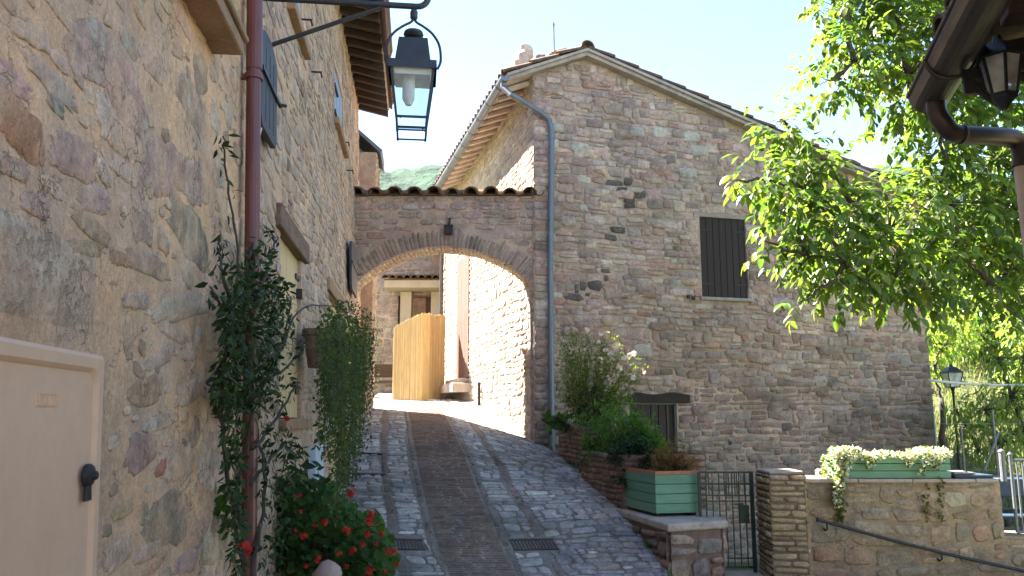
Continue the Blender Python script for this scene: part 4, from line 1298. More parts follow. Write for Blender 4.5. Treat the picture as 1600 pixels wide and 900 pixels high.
mb.add(sq(.156, zt_ + .012) + sq(.118, zt_ + .012), [(i, (i + 1) % 4, 4 + (i + 1) % 4, 4 + i) for i in range(4)])
mb.add(sq(.095, zroof), [(0, 1, 2, 3)])
mb.lathe(LP(Cx, 0, zroof), [(.045, 0), (.03, .015), (.026, .03), (.055, .045), (.068, .062), (.062, .082), (.03, .095), (.005, .098)], 20)
mb.build('hood', M['lanterniron'], la)
mb = MB()
T, B, S = sq(wt_, zt_), sq(wb_, zb_), sq(ws_, zs_ - .01)
for i in range(4):
    mb.tube([T[i], B[i], S[i]], .0095, 4)
    mb.tube([T[i], T[(i + 1) % 4]], .012, 4); mb.tube([B[i], B[(i + 1) % 4]], .010, 4)
    s0_, s1_ = sq(ws_ + .001, zs_)[i], sq(ws_ + .001, zs_)[(i + 1) % 4]
    mb.tube([s0_, s1_], .007, 4)
    mb.tube([B[i].lerp(B[(i + 1) % 4], .02), B[i].lerp(B[(i + 1) % 4], .16).lerp(s0_.lerp(s1_, .12), .1), ], .006, 4)
mb.build('frame', M['lanterniron'], la)
for i in range(4):
    j = (i + 1) % 4
    mb = MB(); mb.quad(T[i], T[j], B[j], B[i]); mb.build('pane', M['glass'], la)
mb = MB()
A, B2 = sq(wt_ - .012, zt_ - .008), sq(wt_ - .026, zt_ - .075)
mb.add(A + B2, [(0, 1, 2, 3)] + [(i, (i + 1) % 4, 4 + (i + 1) % 4, 4 + i) for i in range(4)])
mb.build('reflector', M['white'], la)
mb = MB()
mb.tube([LP(Cx - .025, 0, zt_ - .02), LP(Cx - .025, 0, zt_ - .20), LP(Cx - .022, 0, zt_ - .245)], [.042, .042, .02], 14)
mb.build('lamp', M['white'], la, smooth=False)

# ================================================================ drains in the lane
def make_drain(t, label):
    y = 8.35
    o = thing('drain_grate', label, 'drain grate', RP(t, y, 0), 'iron drain grates in the lane')
    mb = MB()
    a, b, c, d = RP(t - .225, y - .105, .006), RP(t + .225, y - .105, .006), RP(t + .225, y + .105, .006), RP(t - .225, y + .105, .006)
    def Q(u, v, h=0): return a.lerp(b, u).lerp(d.lerp(c, u), v) + Vector((0, 0, h))
    mb.box8([Q(0, 0, -.06), Q(1, 0, -.06), Q(1, 1, -.06), Q(0, 1, -.06), Q(0, 0, -.02), Q(1, 0, -.02), Q(1, 1, -.02), Q(0, 1, -.02)])
    for v0, v1 in ((0, .1), (.9, 1)):
        mb.box8([Q(0, v0, -.03), Q(1, v0, -.03), Q(1, v1, -.03), Q(0, v1, -.03), Q(0, v0, .004), Q(1, v0, .004), Q(1, v1, .004), Q(0, v1, .004)])
    for i in range(13):
        u0, u1 = i / 13 + .012, i / 13 + .05
        mb.box8([Q(u0, .1, -.03), Q(u1, .1, -.03), Q(u1, .9, -.03), Q(u0, .9, -.03), Q(u0, .1, .003), Q(u1, .1, .003), Q(u1, .9, .003), Q(u0, .9, .003)])
    mb.build('grate', M['iron'], o)
make_drain(drain_t[0], 'iron drain grate between the geraniums and the brown brick strip')
make_drain(drain_t[1], 'iron drain grate across the narrow runnel right of the brown brick strip')
mb = MB((.2, .2, .2))
y0, y1, t0, t1 = 10.0, 10.75, -1.22, -.74
for (a, b, c, d) in ((t0, t1, y0, y0 + .03), (t0, t1, y1 - .03, y1), (t0, t0 + .03, y0 + .03, y1 - .03), (t1 - .03, t1, y0 + .03, y1 - .03)):
    mb.box8([RP(a, c, -.01), RP(b, c, -.01), RP(b, d, -.01), RP(a, d, -.01), RP(a, c, .022), RP(b, c, .022), RP(b, d, .022), RP(a, d, .022)])
tag(mb.build('inspection_cover_frame', M['iron']), 'thin iron rim of a stone-filled inspection cover in the cobbles', 'inspection cover')

# ================================================================ terraces, pillar, planter, gate, pier, garden wall
rnd = random.Random(51)
def wall_frame(a, b):                # frame from ground point a to b, facing the right-hand side turned towards the camera
    a, b = Vector((a.x, a.y, 0)), Vector((b.x, b.y, 0))
    u = (b - a).normalized()
    n_ = Vector((u.y, -u.x, 0))
    return Frame(a, u, n_), (b - a).length
zc_ = -1.02
cB, cF, cR = atz(960, 796, zc_), atz(1043, 822, zc_), atz(1133, 816, zc_)
pl = thing('stone_pillar', 'low reddish stone wall end with a thick stone cap under the green box planter', 'low wall', Vector((cF.x + .2, cF.y + .4, -1.75)))
cB2 = cB + Vector((.75, .35, 0)); cR2 = cR + Vector((.1, .75, 0))
mb = MB((.22, .165, .135))
PAL_R = [((.33, .22, .18), 4), ((.28, .21, .18), 3), ((.36, .27, .22), 2), ((.25, .22, .19), 2), ((.42, .33, .28), .6)]
for a, b, rh in ((cB, cF, .15), (cF, cR, .16), (cR, cR2, .15), (cR2, cB2, .15)):
    fr, L = wall_frame(a, b)
    ins = -.03
    panel(mb, fr, [0, L], -2.0, lambda s: zc_ - .05, h=ins)
    lay(mb, lambda s, z, h, fr=fr: fr.P(s, z, h + ins), -1.95, zc_ - .06, lambda x, y, L=L: [(.01, L - .01)], rnd, rh, (.16, .36), .03, .03, PAL_R, split=.25, jit=.13, warp=.04, n=13, sq=.6)
mb.build('wall', M['redwall'], pl, smooth=True)
mb = MB()
nseg = [cB, cB.lerp(cF, .5), cF, cF.lerp(cR, .5), cR + Vector((.03, 0, 0)), cR2, cB2]
mb.prism([Vector((p.x, p.y, zc_ - .06)) for p in nseg], Vector((0, 0, .075)))
cp = mb.build('cap', M['cap'], pl, bevel=.02)
# stepped brick beds
def bed(pA, pB, wide, ztop, zbot, label, name='raised_bed'):
    o = thing(name, label, 'raised bed', Vector((pA.x + .3, (pA.y + pB.y) / 2, zbot)), 'brick raised beds along the lane')
    fr, L = wall_frame(pA, pB)       # pA far, pB near
    pC = pB + Vector((wide, .12, 0)); pD = pA + Vector((wide, .12, 0))
    fr2, L2 = wall_frame(pB, pC)
    fr3, L3 = wall_frame(pC, pD)
    mb = MB((.21, .15, .125))
    PB_ = [((.30, .185, .145), 4), ((.26, .17, .14), 3), ((.33, .23, .18), 2), ((.22, .17, .15), 1)]
    for f, l in ((fr, L), (fr2, L2)):
        panel(mb, f, [0, l], zbot, lambda s: ztop)
        lay(mb, f.P, zbot, ztop, lambda x, y, l=l: [(.004, l - .004)], rnd, .062, (.18, .32), .014, .014, PB_, split=0, jit=.05, warp=.015, n=10, sq=.4, rowvar=(.85, 1.15))
    mb.quad(fr3.P(0, zbot), fr3.P(L3, zbot), fr3.P(L3, ztop), fr3.P(0, ztop))
    mb.build('wall', M['redwall'], o, smooth=True)
    mb = MB()
    e = .06
    mb.box8([Vector((pA.x + e, pA.y - .02, ztop - .2)), Vector((pB.x + e, pB.y + e, ztop - .2)), Vector((pC.x - .02, pC.y + e, ztop - .2)), Vector((pD.x - .02, pD.y - .02, ztop - .2))] +
            [Vector((pA.x + e, pA.y - .02, ztop - .02)), Vector((pB.x + e, pB.y + e, ztop - .02)), Vector((pC.x - .02, pC.y + e, ztop - .02)), Vector((pD.x - .02, pD.y - .02, ztop - .02))])
    mb.build('soil', M['soil'], o)
    return o
bA, bB = at(908, 706, 10.25), at(972, 708, 9.0)
zB = -.42
bed(Vector((bA.x, bA.y, 0)), Vector((bB.x, bB.y, 0)), .95, zB, -1.5, 'lower brick raised bed beside the lane, just behind the green box planter')
cA_, cB_ = at(873, 672, 12.2), at(916, 668, 10.55)
zC = -.13
bed(Vector((cA_.x, cA_.y, 0)), Vector((cB_.x, cB_.y, 0)), .9, zC, -1.2, 'upper brick raised bed beside the lane, at the foot of the grey downpipe')

# green box planter on the pillar
def plank_box(o, base, ux, uy, lx, ly, z0, z1, nb_, tint=(1, 1, 1), rim=None):
    """open wooden box: base corner, unit axes, lengths"""
    fx = Frame(Vector((base.x, base.y, 0)), ux, Vector((ux.y, -ux.x, 0)))
    q = base + uy * ly
    faces = [(Vector((base.x, base.y, 0)), ux, lx), (Vector((base.x, base.y, 0)) + ux * lx, uy, ly), (Vector((q.x, q.y, 0)) + ux * lx, -ux, lx), (Vector((q.x, q.y, 0)), -uy, ly)]
    for oo, u, l in faces:
        fr = Frame(oo, u, Vector((u.y, -u.x, 0)))
        mb = MB()
        boards(mb, fr, 0.001, l - .001, z0, z1, 0, nb_, .03, .005, rnd, tint, True)
        mb.build('side_panel', M['greenwood'], o, bevel=.004)
    mb = MB()
    pts_ = [base + ux * .03 + uy * .03, base + ux * (lx - .03) + uy * .03, base + ux * (lx - .03) + uy * (ly - .03), base + ux * .03 + uy * (ly - .03)]
    mb.box8([Vector((p.x, p.y, z0 + .02)) for p in pts_] + [Vector((p.x, p.y, z1 - .03)) for p in pts_])
    mb.build('soil', M['soil'], o)
gz0 = zc_ + .045
ga, gb_, gc = atz(1025, 803, gz0), atz(1096, 801, gz0), atz(969, 789, gz0)
gux = (gb_ - ga); glx = gux.length; gux.normalize()
guy = (gc - ga); gly = guy.length; guy.normalize()
gz1 = at(1060, 742, ga.y).z
gp = thing('box_planter', 'square green wooden box planter standing on the low stone pillar', 'planter', Vector((ga.x, ga.y, zc_ + .015)))
plank_box(gp, ga, gux, guy, glx, gly, gz0, gz1, 4)
mb = MB()
for p, u, l in ((ga, gux, glx), (ga + guy * gly, -guy, gly), ):
    fr = Frame(Vector((p.x, p.y, 0)), u, Vector((u.y, -u.x, 0)))
    mb.fbox(fr, 0.004, l - .004, gz1 + .001, gz1 + .035, -.022, -.004)
mb.build('rim', M['soilred'], gp)
mb = MB()
for k in (.1, .9):
    c = ga + gux * (glx * k)
    mb.box(Vector((c.x, c.y, 0)) + guy * (gly * .5) + Vector((0, 0, gz0 - .015)), gux * .03, guy * (gly * .42), Vector((0, 0, .015)))
mb.build('foot', M['blackwood'], gp)

# pier of thin stone courses
PY = 8.0
px0, px1 = at(1204, 800, PY).x, at(1260, 800, PY).x
pz1 = at(1230, 741, PY).z
pi_ = thing('gate_pier', 'square pier of thin tan stone courses between the iron gate and the garden wall', 'gate pier', Vector(((px0 + px1) / 2, PY + .2, -1.9)))
mb = MB((.20, .155, .10))
a, b, c, d = Vector((px0, PY, 0)), Vector((px1, PY, 0)), Vector((px1, PY + .42, 0)), Vector((px0, PY + .42, 0))
PAL_P = [((.40, .31, .20), 4), ((.34, .26, .165), 3), ((.44, .36, .25), 2), ((.29, .22, .14), 1)]
for q0, q1 in ((a, b), (b, c), (c, d), (d, a)):
    fr, L = wall_frame(q0, q1)
    panel(mb, fr, [0, L], -2.0, lambda s: pz1)
    lay(mb, fr.P, -1.95, pz1, lambda x, y, L=L: [(-.008, L + .008)], rnd, .058, (.12, .36), .014, .018, PAL_P, split=.06, jit=.06, warp=.012, n=10, sq=.42, rowvar=(.7, 1.3))
mb.build('shaft', M['pier'], pi_, smooth=True)
mb = MB()
mb.box8([Vector((px0 + .004, PY + .004, pz1)), Vector((px1 - .004, PY + .004, pz1)), Vector((px1 - .004, PY + .42, pz1)), Vector((px0 + .004, PY + .42, pz1)),
         Vector((px0 + .004, PY + .004, pz1 + .03)), Vector((px1 - .004, PY + .004, pz1 + .03)), Vector((px1 - .004, PY + .42, pz1 + .03)), Vector((px0 + .004, PY + .42, pz1 + .03))])
mb.build('cap', M['cap'], pi_, bevel=.012)

# gate
GY = 8.36
GT = Frame((0, GY, 0), (1, 0, 0), (0, -1, 0))
gx0, gx1 = at(1094, 800, GY).x, at(1176, 800, GY).x
gzt, gzb = at(1140, 738, GY).z, at(1140, 886, GY).z
gt = thing('iron_gate', 'dark green iron bar gate beside the thin-coursed pier', 'gate', Vector(((gx0 + gx1) / 2, GY, -1.62)))
mb = MB()
def bar(x0, z0, x1, z1, w=.012, y=0.0, round_=False):
    a, b = Vector((x0, GY + y, z0)), Vector((x1, GY + y, z1))
    mb.tube([a, b], w, 4 if not round_ else 8)
bar(gx0, gzb - .04, gx0, gzt, .019); bar(gx1, gzb - .06, gx1, gzt + .01, .024)
for py in (738, 756): bar(gx0, at(0, py, GY).z, gx1, at(0, py, GY).z, .014)
bar(gx0, gzb, gx1, gzb, .018)
mb.build('frame', M['greeniron'], gt)
zh = [at(0, p, GY).z for p in (774, 783, 872)]
for z in zh:
    mb = MB(); bar(gx0, z, gx1, z, .009); mb.build('rail', M['greeniron'], gt)
NBAR = 8
for i in range(1, NBAR):
    x = gx0 + (gx1 - gx0) * i / NBAR
    mb = MB(); bar(x, gzb, x, gzt - (0 if i % 2 else .09), .008); mb.build('bar', M['greeniron'], gt)
for g in (0.12, .42, .46, .5, .62, .66, .7, .8):
    x = gx0 + (gx1 - gx0) * (g + .06)
    mb = MB(); bar(x, zh[0], x, gzt, .007); mb.build('bar', M['greeniron'], gt)
mb = MB(); xl = gx1 - .09
mb.box(Vector((xl, GY, at(0, 803, GY).z)), (.05, 0, 0), (0, .02, 0), (0, 0, .09)); mb.build('lock_box', M['greeniron'], gt, bevel=.006)
mb = MB(); zl_ = at(0, 786, GY).z
mb.tube([Vector((xl - .02, GY - .02, zl_)), Vector((xl - .02, GY - .06, zl_)), Vector((xl - .11, GY - .062, zl_ - .005))], .008, 8); mb.build('handle', M['greeniron'], gt)
mb = MB(); mb.fbox(GT, gx0 - .1, gx1 + .05, -1.75, gzb - .05, -.1, .18, (.3, .27, .24))
tag(mb.build('stone_step', M['cap'], bevel=.02), 'worn stone threshold step under the iron gate', 'step')

# garden wall with its sloping handrail
WY = 8.05
wx0, wx1 = px1 + .01, at(1566, 800, WY).x
wz = at(1400, 754, WY).z
gw = thing('garden_wall', 'blocky ochre garden wall under the long flower box', 'garden wall', Vector(((wx0 + wx1) / 2, WY + .2, -1.95)))
mb = MB((.33, .27, .19))
panel(mb, GF, [wx0, wx1], -2.3, lambda s: wz)
wz2 = at(1585, 838, WY).z
panel(mb, GF, [wx1, wx1 + 2.2], -2.3, lambda s: wz2)
P = GF.P
mb.quad(P(wx1, -2.3, 0), P(wx1, -2.3, -.4), P(wx1, wz, -.4), P(wx1, wz, 0))
mb.quad(P(wx0, -2.3, -.4), P(wx1, -2.3, -.4), P(wx1, wz, -.4), P(wx0, wz, -.4))
mb.quad(P(wx1, wz2, 0), P(wx1 + 2.2, wz2, 0), P(wx1 + 2.2, wz2, -.4), P(wx1, wz2, -.4))
PAL_G = [((.42, .32, .22), 4), ((.39, .28, .19), 3), ((.37, .31, .23), 3), ((.40, .25, .17), 1.5), ((.46, .39, .29), 1), ((.29, .24, .17), 1)]
lay(mb, GF.P, -2.2, wz, lambda x, y: [(wx0 + .02, wx1 - .01)], rnd, .17, (.16, .44), .03, .010, PAL_G, split=.22, jit=.14, warp=.05, n=15, sq=.62, drop=.06)
lay(mb, GF.P, -2.2, wz2, lambda x, y: [(wx1 + .01, wx1 + 2)], rnd, .18, (.16, .4), .05, .010, PAL_G, split=.2, jit=.14, warp=.04, n=15, sq=.62)
mb.build('wall', M['garden'], gw, smooth=True)
mb = MB()
x = wx0
while x < wx1 - .05:
    x2 = min(x + rnd.uniform(.45, .75), wx1 - .01)
    dz = rnd.uniform(-.004, .004)
    mb.fbox(GF, x + .004, x2 - .003, wz + .001, wz + .036 + dz, -.42, .03 + rnd.uniform(-.008, .008))
    x = x2
mb.build('cap', M['cap'], gw, bevel=.008)
hr = thing('handrail', 'dark iron handrail sloping down the face of the garden wall', 'handrail', GF.P((wx0 + wx1) / 2, -1.3, .05))
mb = MB()
h0, h1 = GF.at(1278, 812, .09), GF.at(1590, 890, .09)
d = (h1 - h0)
fine = [h0 + d * (i / 14) + Vector((0, 0, -.02 * math.sin(math.pi * i / 14))) for i in range(15)] + [h1 + d * .25]
mb.tube(fine, .015, 10); mb.lathe(h0, [(.005, -.016), (.02, -.01), (.02, .01), (.005, .016)], 10, d)
mb.build('rail', M['iron'], hr, smooth=False)
for f in (.045, .62):
    p = h0 + d * f + Vector((0, 0, -.02 * math.sin(math.pi * f)))
    mb = MB(); mb.tube([p, p + Vector((0, 0, -.06)), p + Vector((0, .05, -.085)), p + Vector((0, .10, -.06))], .009, 7)
    mb.build('rail_holder', M['iron'], hr)

# long green flower box
lx0, lx1 = at(1308, 740, WY + .02).x, at(1486, 740, WY + .02).x
lz0 = wz + .04
lz1 = at(1400, 713, WY).z
lp = thing('long_planter', 'long green wooden flower box on top of the garden wall', 'planter', Vector((lx0, WY + .03, wz + .036)))
plank_box(lp, Vector((lx0, WY + .015, 0)), Vector((1, 0, 0)), Vector((0, 1, 0)), lx1 - lx0, .32, lz0, lz1, 3, (1.05, 1.05, 1.0))
mb = MB(); mb.fbox(GF, lx1 + .02, wx1 - .05, wz + .04, wz + .075, -.36, .012)
q = mb.build('plastic_sheet', M['tarp'], bevel=.015); tag(q, 'folded dark blue sheet lying on the wall top right of the flower box', 'plastic sheet')
mb = MB(); mb.fbox(GF, lx1 + .05, wx1 - .2, wz + .077, wz + .095, -.33, -.05, (.4, .35, .3))
q = mb.build('stone_slab', M['cap'], bevel=.006); tag(q, 'thin pale slab lying on the dark blue sheet on the wall top', 'slab')

# grey railing at the end of the wall
RY = 8.2
gr = thing('metal_railing', 'grey tubular railing with upright bars at the right end of the garden wall', 'railing', Vector((at(1580, 830, RY).x, RY, wz2)))
def vb(name, px, py0, py1, w, mat='greyiron', n_=10):
    mb = MB(); x = at(px, 700, RY).x
    mb.tube([Vector((x, RY, at(px, py1, RY).z)), Vector((x, RY, at(px, py0, RY).z))], w, n_)
    return mb, x
mb, x = vb('post', 1564, 706, 752, .028); mb.lathe(Vector((x, RY, at(1564, 706, RY).z)), [(.034, 0), (.03, .015), (.005, .03)], 12); mb.build('post', M['greyiron'], gr, smooth=False)
for px in (1577, 1586, 1595, 1604, 1613, 1622):
    mb, x = vb('bar', px, 712 if px == 1577 else 722, 832, .016 if px == 1577 else .009)
    if px == 1577: mb.lathe(Vector((x, RY, at(px, 711, RY).z)), [(.022, 0), (.02, .015), (.004, .03)], 10)
    mb.build('post' if px == 1577 else 'bar', M['greyiron'], gr, smooth=False)
for py in (719, 831):
    mb = MB(); z = at(1590, py, RY).z; mb.tube([Vector((at(1577, 700, RY).x, RY, z)), Vector((at(1640, 700, RY).x, RY, z))], .013, 8)
    mb.build('rail', M['greyiron'], gr)
mb = MB()
for k in range(3):
    z = -1.05 - .2 * k
    mb.box(Vector((5.45, 9.0 - .0, z)), (.75, 0, 0), (0, .35 - .05 * k, 0), (0, 0, .02))
mb.box(Vector((5.45, 9.25, -.78)), (.8, 0, 0), (0, .25, 0), (0, 0, .10), mat=0)
q = mb.build('covered_crate_rack', M['tarp'], bevel=.02); tag(q, 'dark blue covered slatted rack behind the grey railing', 'rack')

# green railing in front of the cellar door
ry = 11.3
rl = thing('door_railing', 'dark green iron railing before the cellar door, half hidden by ferns', 'railing', Vector((at(1000, 700, ry).x, ry, -1.5)))
def rz_(py): return at(1000, py, ry).z
mb = MB()
xa, xb = at(950, 630, ry).x, at(1056, 630, ry).x
for z in (rz_(631), rz_(700)):
    mb.tube([Vector((xa, ry, z)), Vector((xb, ry, z))], .016, 4)
pa = Vector((xa, ry, rz_(631)))
mb.tube([pa, pa + Vector((-.22, -.1, -.06))], .014, 4)
mb.build('rail', M['greeniron'], rl)
for px in (950, 958, 985, 1005, 1021, 1043, 1055):
    mb = MB(); x = at(px, 640, ry).x
    mb.tube([Vector((x, ry, -2.2)), Vector((x, ry, rz_(631)))], .016 if px in (950, 1055) else .010, 4); mb.build('bar', M['greeniron'], rl)

# ================================================================ right-hand cottage corner: eave, gutter, pipe, lamp
rnd = random.Random(61)
CY = 3.05
GD = Vector((.287, .958, 0)).normalized()                    # direction of its eave, away from the camera
gend = at(1452, 148, CY)
rc = thing('roadside_cottage', 'corner of a low cottage with a fat brown gutter and a bent brown downpipe', 'house', at(1640, 700, CY + .2) * 1.0)
SD = Vector((GD.y, -GD.x, 0))                                # to the right of the eave
RCF = Frame(Vector((gend.x, gend.y, 0)) + SD * .43, GD, -SD)
mb = MB((.40, .31, .25))
zE = gend.z
zE += .09
panel(mb, RCF, [-3.2, -.02], -2.2, lambda s: zE + .05)
mb.quad(RCF.P(-.02, -2.2, 0), RCF.P(-.02, -2.2, -3), RCF.P(-.02, zE + .9, -3), RCF.P(-.02, zE + .05, 0))
mb.quad(RCF.P(-3.2, -2.2, -3), RCF.P(-.02, -2.2, -3), RCF.P(-.02, zE + .9, -3), RCF.P(-3.2, zE + .9, -3))
lay(mb, RCF.P, -2.1, zE, lambda a, b: [(-3.2, -.02)], rnd, .15, (.15, .35), .03, .012, PAL_PL, n=12, sq=.6, jit=.12)
mb.build('wall', M['plaster'], rc, smooth=True)
mb = MB((.36, .25, .19))
P = RCF.P
mb.box8([P(-3.3, zE + .02, .36), P(.02, zE + .02, .36), P(.02, zE + .95, -3), P(-3.3, zE + .95, -3), P(-3.3, zE + .14, .36), P(.02, zE + .14, .36), P(.02, zE + 1.07, -3), P(-3.3, zE + 1.07, -3)])
s = -3.2
while s < .05:
    coppo(mb, P(s, zE + .12, .37), P(s, zE + .30, -.2), .10, .085, 7, tint=lt(rnd, (.3, .22, .17), .2)); s += .21
mb.build('roof', M['tile'], rc)
for s in (-.12, -.6, -1.1, -1.6, -2.1):
    mb = MB()
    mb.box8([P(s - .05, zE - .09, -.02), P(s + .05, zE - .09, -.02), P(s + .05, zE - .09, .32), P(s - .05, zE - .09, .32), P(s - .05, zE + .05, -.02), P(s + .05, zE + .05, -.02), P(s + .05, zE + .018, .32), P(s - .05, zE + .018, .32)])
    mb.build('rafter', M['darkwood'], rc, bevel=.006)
mb = MB()
gr_ = .078
e0 = gend; e1 = gend - GD * 3.0
half_gutter(mb, e0, e1, gr_, 14, .005)
for f in (.12, .38, .64):
    p = e0.lerp(e1, f)
    ring = [p + (-SD) * (math.cos(w) * (gr_ + .004)) + Vector((0, 0, math.sin(w) * (gr_ + .004))) for w in [math.pi + math.pi * k / 10 for k in range(11)]]
    mb.tube(ring, .007, 6)
mb.tube([e0 - SD * gr_, e1 - SD * gr_], .009, 8)
mb.tube([e0 + SD * gr_, e1 + SD * gr_], .007, 8)
mb.build('gutter', M['browngutter'], rc, smooth=False)
mb = MB()
q0 = e0 - GD * .10 + Vector((0, 0, -gr_ + .015))
w_ = at(1592, 214, CY - .02)
path = [q0, q0 + Vector((0, 0, -.05)), at(1474, 192, CY - .10), at(1487, 206, CY - .09), at(1510, 211, CY - .07), at(1550, 213, CY - .04), at(1580, 216, CY - .01), at(1594, 226, CY), at(1597, 246, CY), at(1597, 262, CY)]
fine = []
for i in range(46):
    t = i / 45 * (len(path) - 1)
    fine.append(Vector([interp([(j, path[j][k]) for j in range(len(path))], t) for k in range(3)]))
mb.tube(fine, .036, 16)
p = at(1478, 197, CY - .095); mb.tube([at(1500, 210, CY - .08), at(1504, 210.5, CY - .078)], .0385, 16)
mb.build('elbow_pipe', M['browngutter'], rc, smooth=True)
mb = MB()
x = at(1597, 250, CY)
mb.tube([x, Vector((x.x + .045, x.y, -2.2))], .032, 14)
for py in (318, 323):
    z = at(1597, py, CY).z; mb.tube([Vector((x.x + .01, x.y, z)), Vector((x.x + .01, x.y, z + .008))], .036, 14)
mb.build('downpipe', M['pinkpipe'], rc, smooth=False)
# wall lamp under the eave
wl = thing('wall_lantern', 'small six-sided wall lantern tucked under the cottage eave at the right', 'wall lantern', at(1562, 100, 2.6))
ly_ = 2.6
c = at(1561, 92, ly_)
def hexa(r, z): return [c + Vector((math.cos(R(60 * i + 14)) * r, math.sin(R(60 * i + 14)) * r, z)) for i in range(6)]
zb = at(1568, 150, ly_).z - c.z
mb = MB()
T, B = hexa(.066, 0), hexa(.042, zb)
for i in range(6):
    mb.tube([T[i], B[i]], .0055, 4); mb.tube([T[i], T[(i + 1) % 6]], .006, 4); mb.tube([B[i], B[(i + 1) % 6]], .006, 4)
mb.build('frame', M['lanterniron'], wl)
for i in range(6):
    mb = MB(); mb.quad(T[i], T[(i + 1) % 6], B[(i + 1) % 6], B[i]); mb.build('pane', M['milk'], wl)
mb = MB(); mb.lathe(c, [(.078, 0), (.074, .012), (.045, .05), (.02, .06), (.012, .085)], 6, rot=R(14)); mb.build('hood', M['lanterniron'], wl)
mb = MB(); mb.lathe(c + Vector((0, 0, zb)), [(.01, -.05), (.02, -.035), (.044, -.012), (.046, 0)], 6, rot=R(14)); mb.build('base', M['lanterniron'], wl)
mb = MB(); mb.tube([c + Vector((0, 0, -.01)), c + Vector((0, 0, -.075))], [.016, .02], 10); mb.build('bulb', M['white'], wl)
mb = MB()
k0 = at(1520, 128, ly_ + .05)
wp = RCF.P((k0 - RCF.o).dot(RCF.u) - .1, k0.z, 0)
mb.box(k0, SD * .03, GD * .012, Vector((0, 0, .045)))
mb.tube([k0, at(1540, 150, ly_ + .02), c + Vector((0, 0, zb - .03))], .012, 8)
mb.tube([k0, k0 + SD * .30], .016, 6)
mb.build('bracket', M['iron'], wl)

# ================================================================ lamp post, wire fence and cable behind the garden
lpost = at(1500, 738, 16)
gzz = ground_z(lpost.x, 16)
pt = thing('lamp_post', 'dark lamp post with a four-sided lantern in front of the green bank', 'lamp post', Vector((lpost.x, 16, gzz)))
topz = at(1492, 612, 16).z
mb = MB(); mb.lathe(Vector((lpost.x, 16, gzz)), [(.08, 0), (.07, .25), (.04, .3), (.034, 1.0), (.042, 1.03), (.026, 1.06), (.022, topz - gzz - .05), (.035, topz - gzz - .02), (.02, topz - gzz)], 12)
mb.build('post', M['iron'], pt, smooth=False)
def sq2(hw, z): return [Vector((lpost.x + a * hw, 16 + b * hw, z)) for a, b in ((-1, -1), (1, -1), (1, 1), (-1, 1))]
zz0, zz1, zz2 = at(1492, 605, 16).z, at(1492, 582, 16).z, at(1492, 570, 16).z
T, B = sq2(.15, zz1), sq2(.09, zz0)
mb = MB()
for i in range(4):
    mb.tube([T[i], B[i]], .012, 4); mb.tube([T[i], T[(i + 1) % 4]], .014, 4); mb.tube([B[i], B[(i + 1) % 4]], .014, 4)
mb.tube([Vector((lpost.x, 16, topz - .02)), Vector((lpost.x, 16, zz0))], [.02, .05], 8)
mb.build('lantern_frame', M['iron'], pt)
for i in range(4):
    mb = MB(); mb.quad(T[i], T[(i + 1) % 4], B[(i + 1) % 4], B[i]); mb.build('pane', M['milk'], pt)
mb = MB(); mb.lathe(Vector((lpost.x, 16, zz1)), [(.22, 0), (.2, .02), (.1, .10), (.04, .12), (.02, .17)], 4, rot=R(45)); mb.build('hood', M['iron'], pt)

wf = thing('wire_fence', 'wire mesh fence on thin grey posts below the green bank', 'fence', Vector((6.5, 12.2, -1.6)))
fy = 12.4
for px, py0, py1 in ((1466, 645, 740), (1508, 665, 745), (1560, 640, 745), (1640, 640, 745)):
    mb = MB(); p0, p1 = at(px, py1, fy), at(px - 4, py0, fy)
    mb.tube([Vector((p0.x, fy, ground_z(p0.x, fy) - .1)), Vector((p0.x, fy, p1.z))], .017, 8); mb.build('post', M['greyiron'], wf, smooth=False)
mb = MB(); mb.tube([at(1560, 675, fy), at(1538, 735, fy)], .018, 8); mb.build('brace', M['greyiron'], wf)
xa, xb, za, zb = at(1462, 700, fy).x, at(1640, 700, fy).x, -1.5, at(1500, 662, fy).z
mb = MB()
k = -60
st_ = .09
zz = za
nx = int((xb - xa) / st_)
for i in range(nx + 1):
    x = xa + i * st_
    for sg in (1, -1):
        x2 = x + sg * (zb - za) * .6
        t = 1.0
        if x2 < xa: t = (x - xa) / (x - x2)
        if x2 > xb: t = (xb - x) / (x2 - x)
        mb.tube([Vector((x, fy, za)), Vector((x + (x2 - x) * t, fy, za + (zb - za) * t))], .0022, 3, caps=False)
for z in (za + .1, (za + zb) / 2, zb):
    mb.tube([Vector((xa, fy, z)), Vector((xb, fy, z))], .004, 4)
mb.build('mesh', M['greyiron'], wf)
mb = MB()
c0, c1 = at(1450, 594, 13.6), at(1640, 600, 13.6)
mb.tube([c0.lerp(c1, i / 12) + Vector((0, 0, -.05 * math.sin(math.pi * i / 12))) for i in range(13)], .022, 7)
tag(mb.build('overhead_cable', M['cable'], smooth=True), 'thick pale cable stretched from the gable house past the lamp post', 'cable')

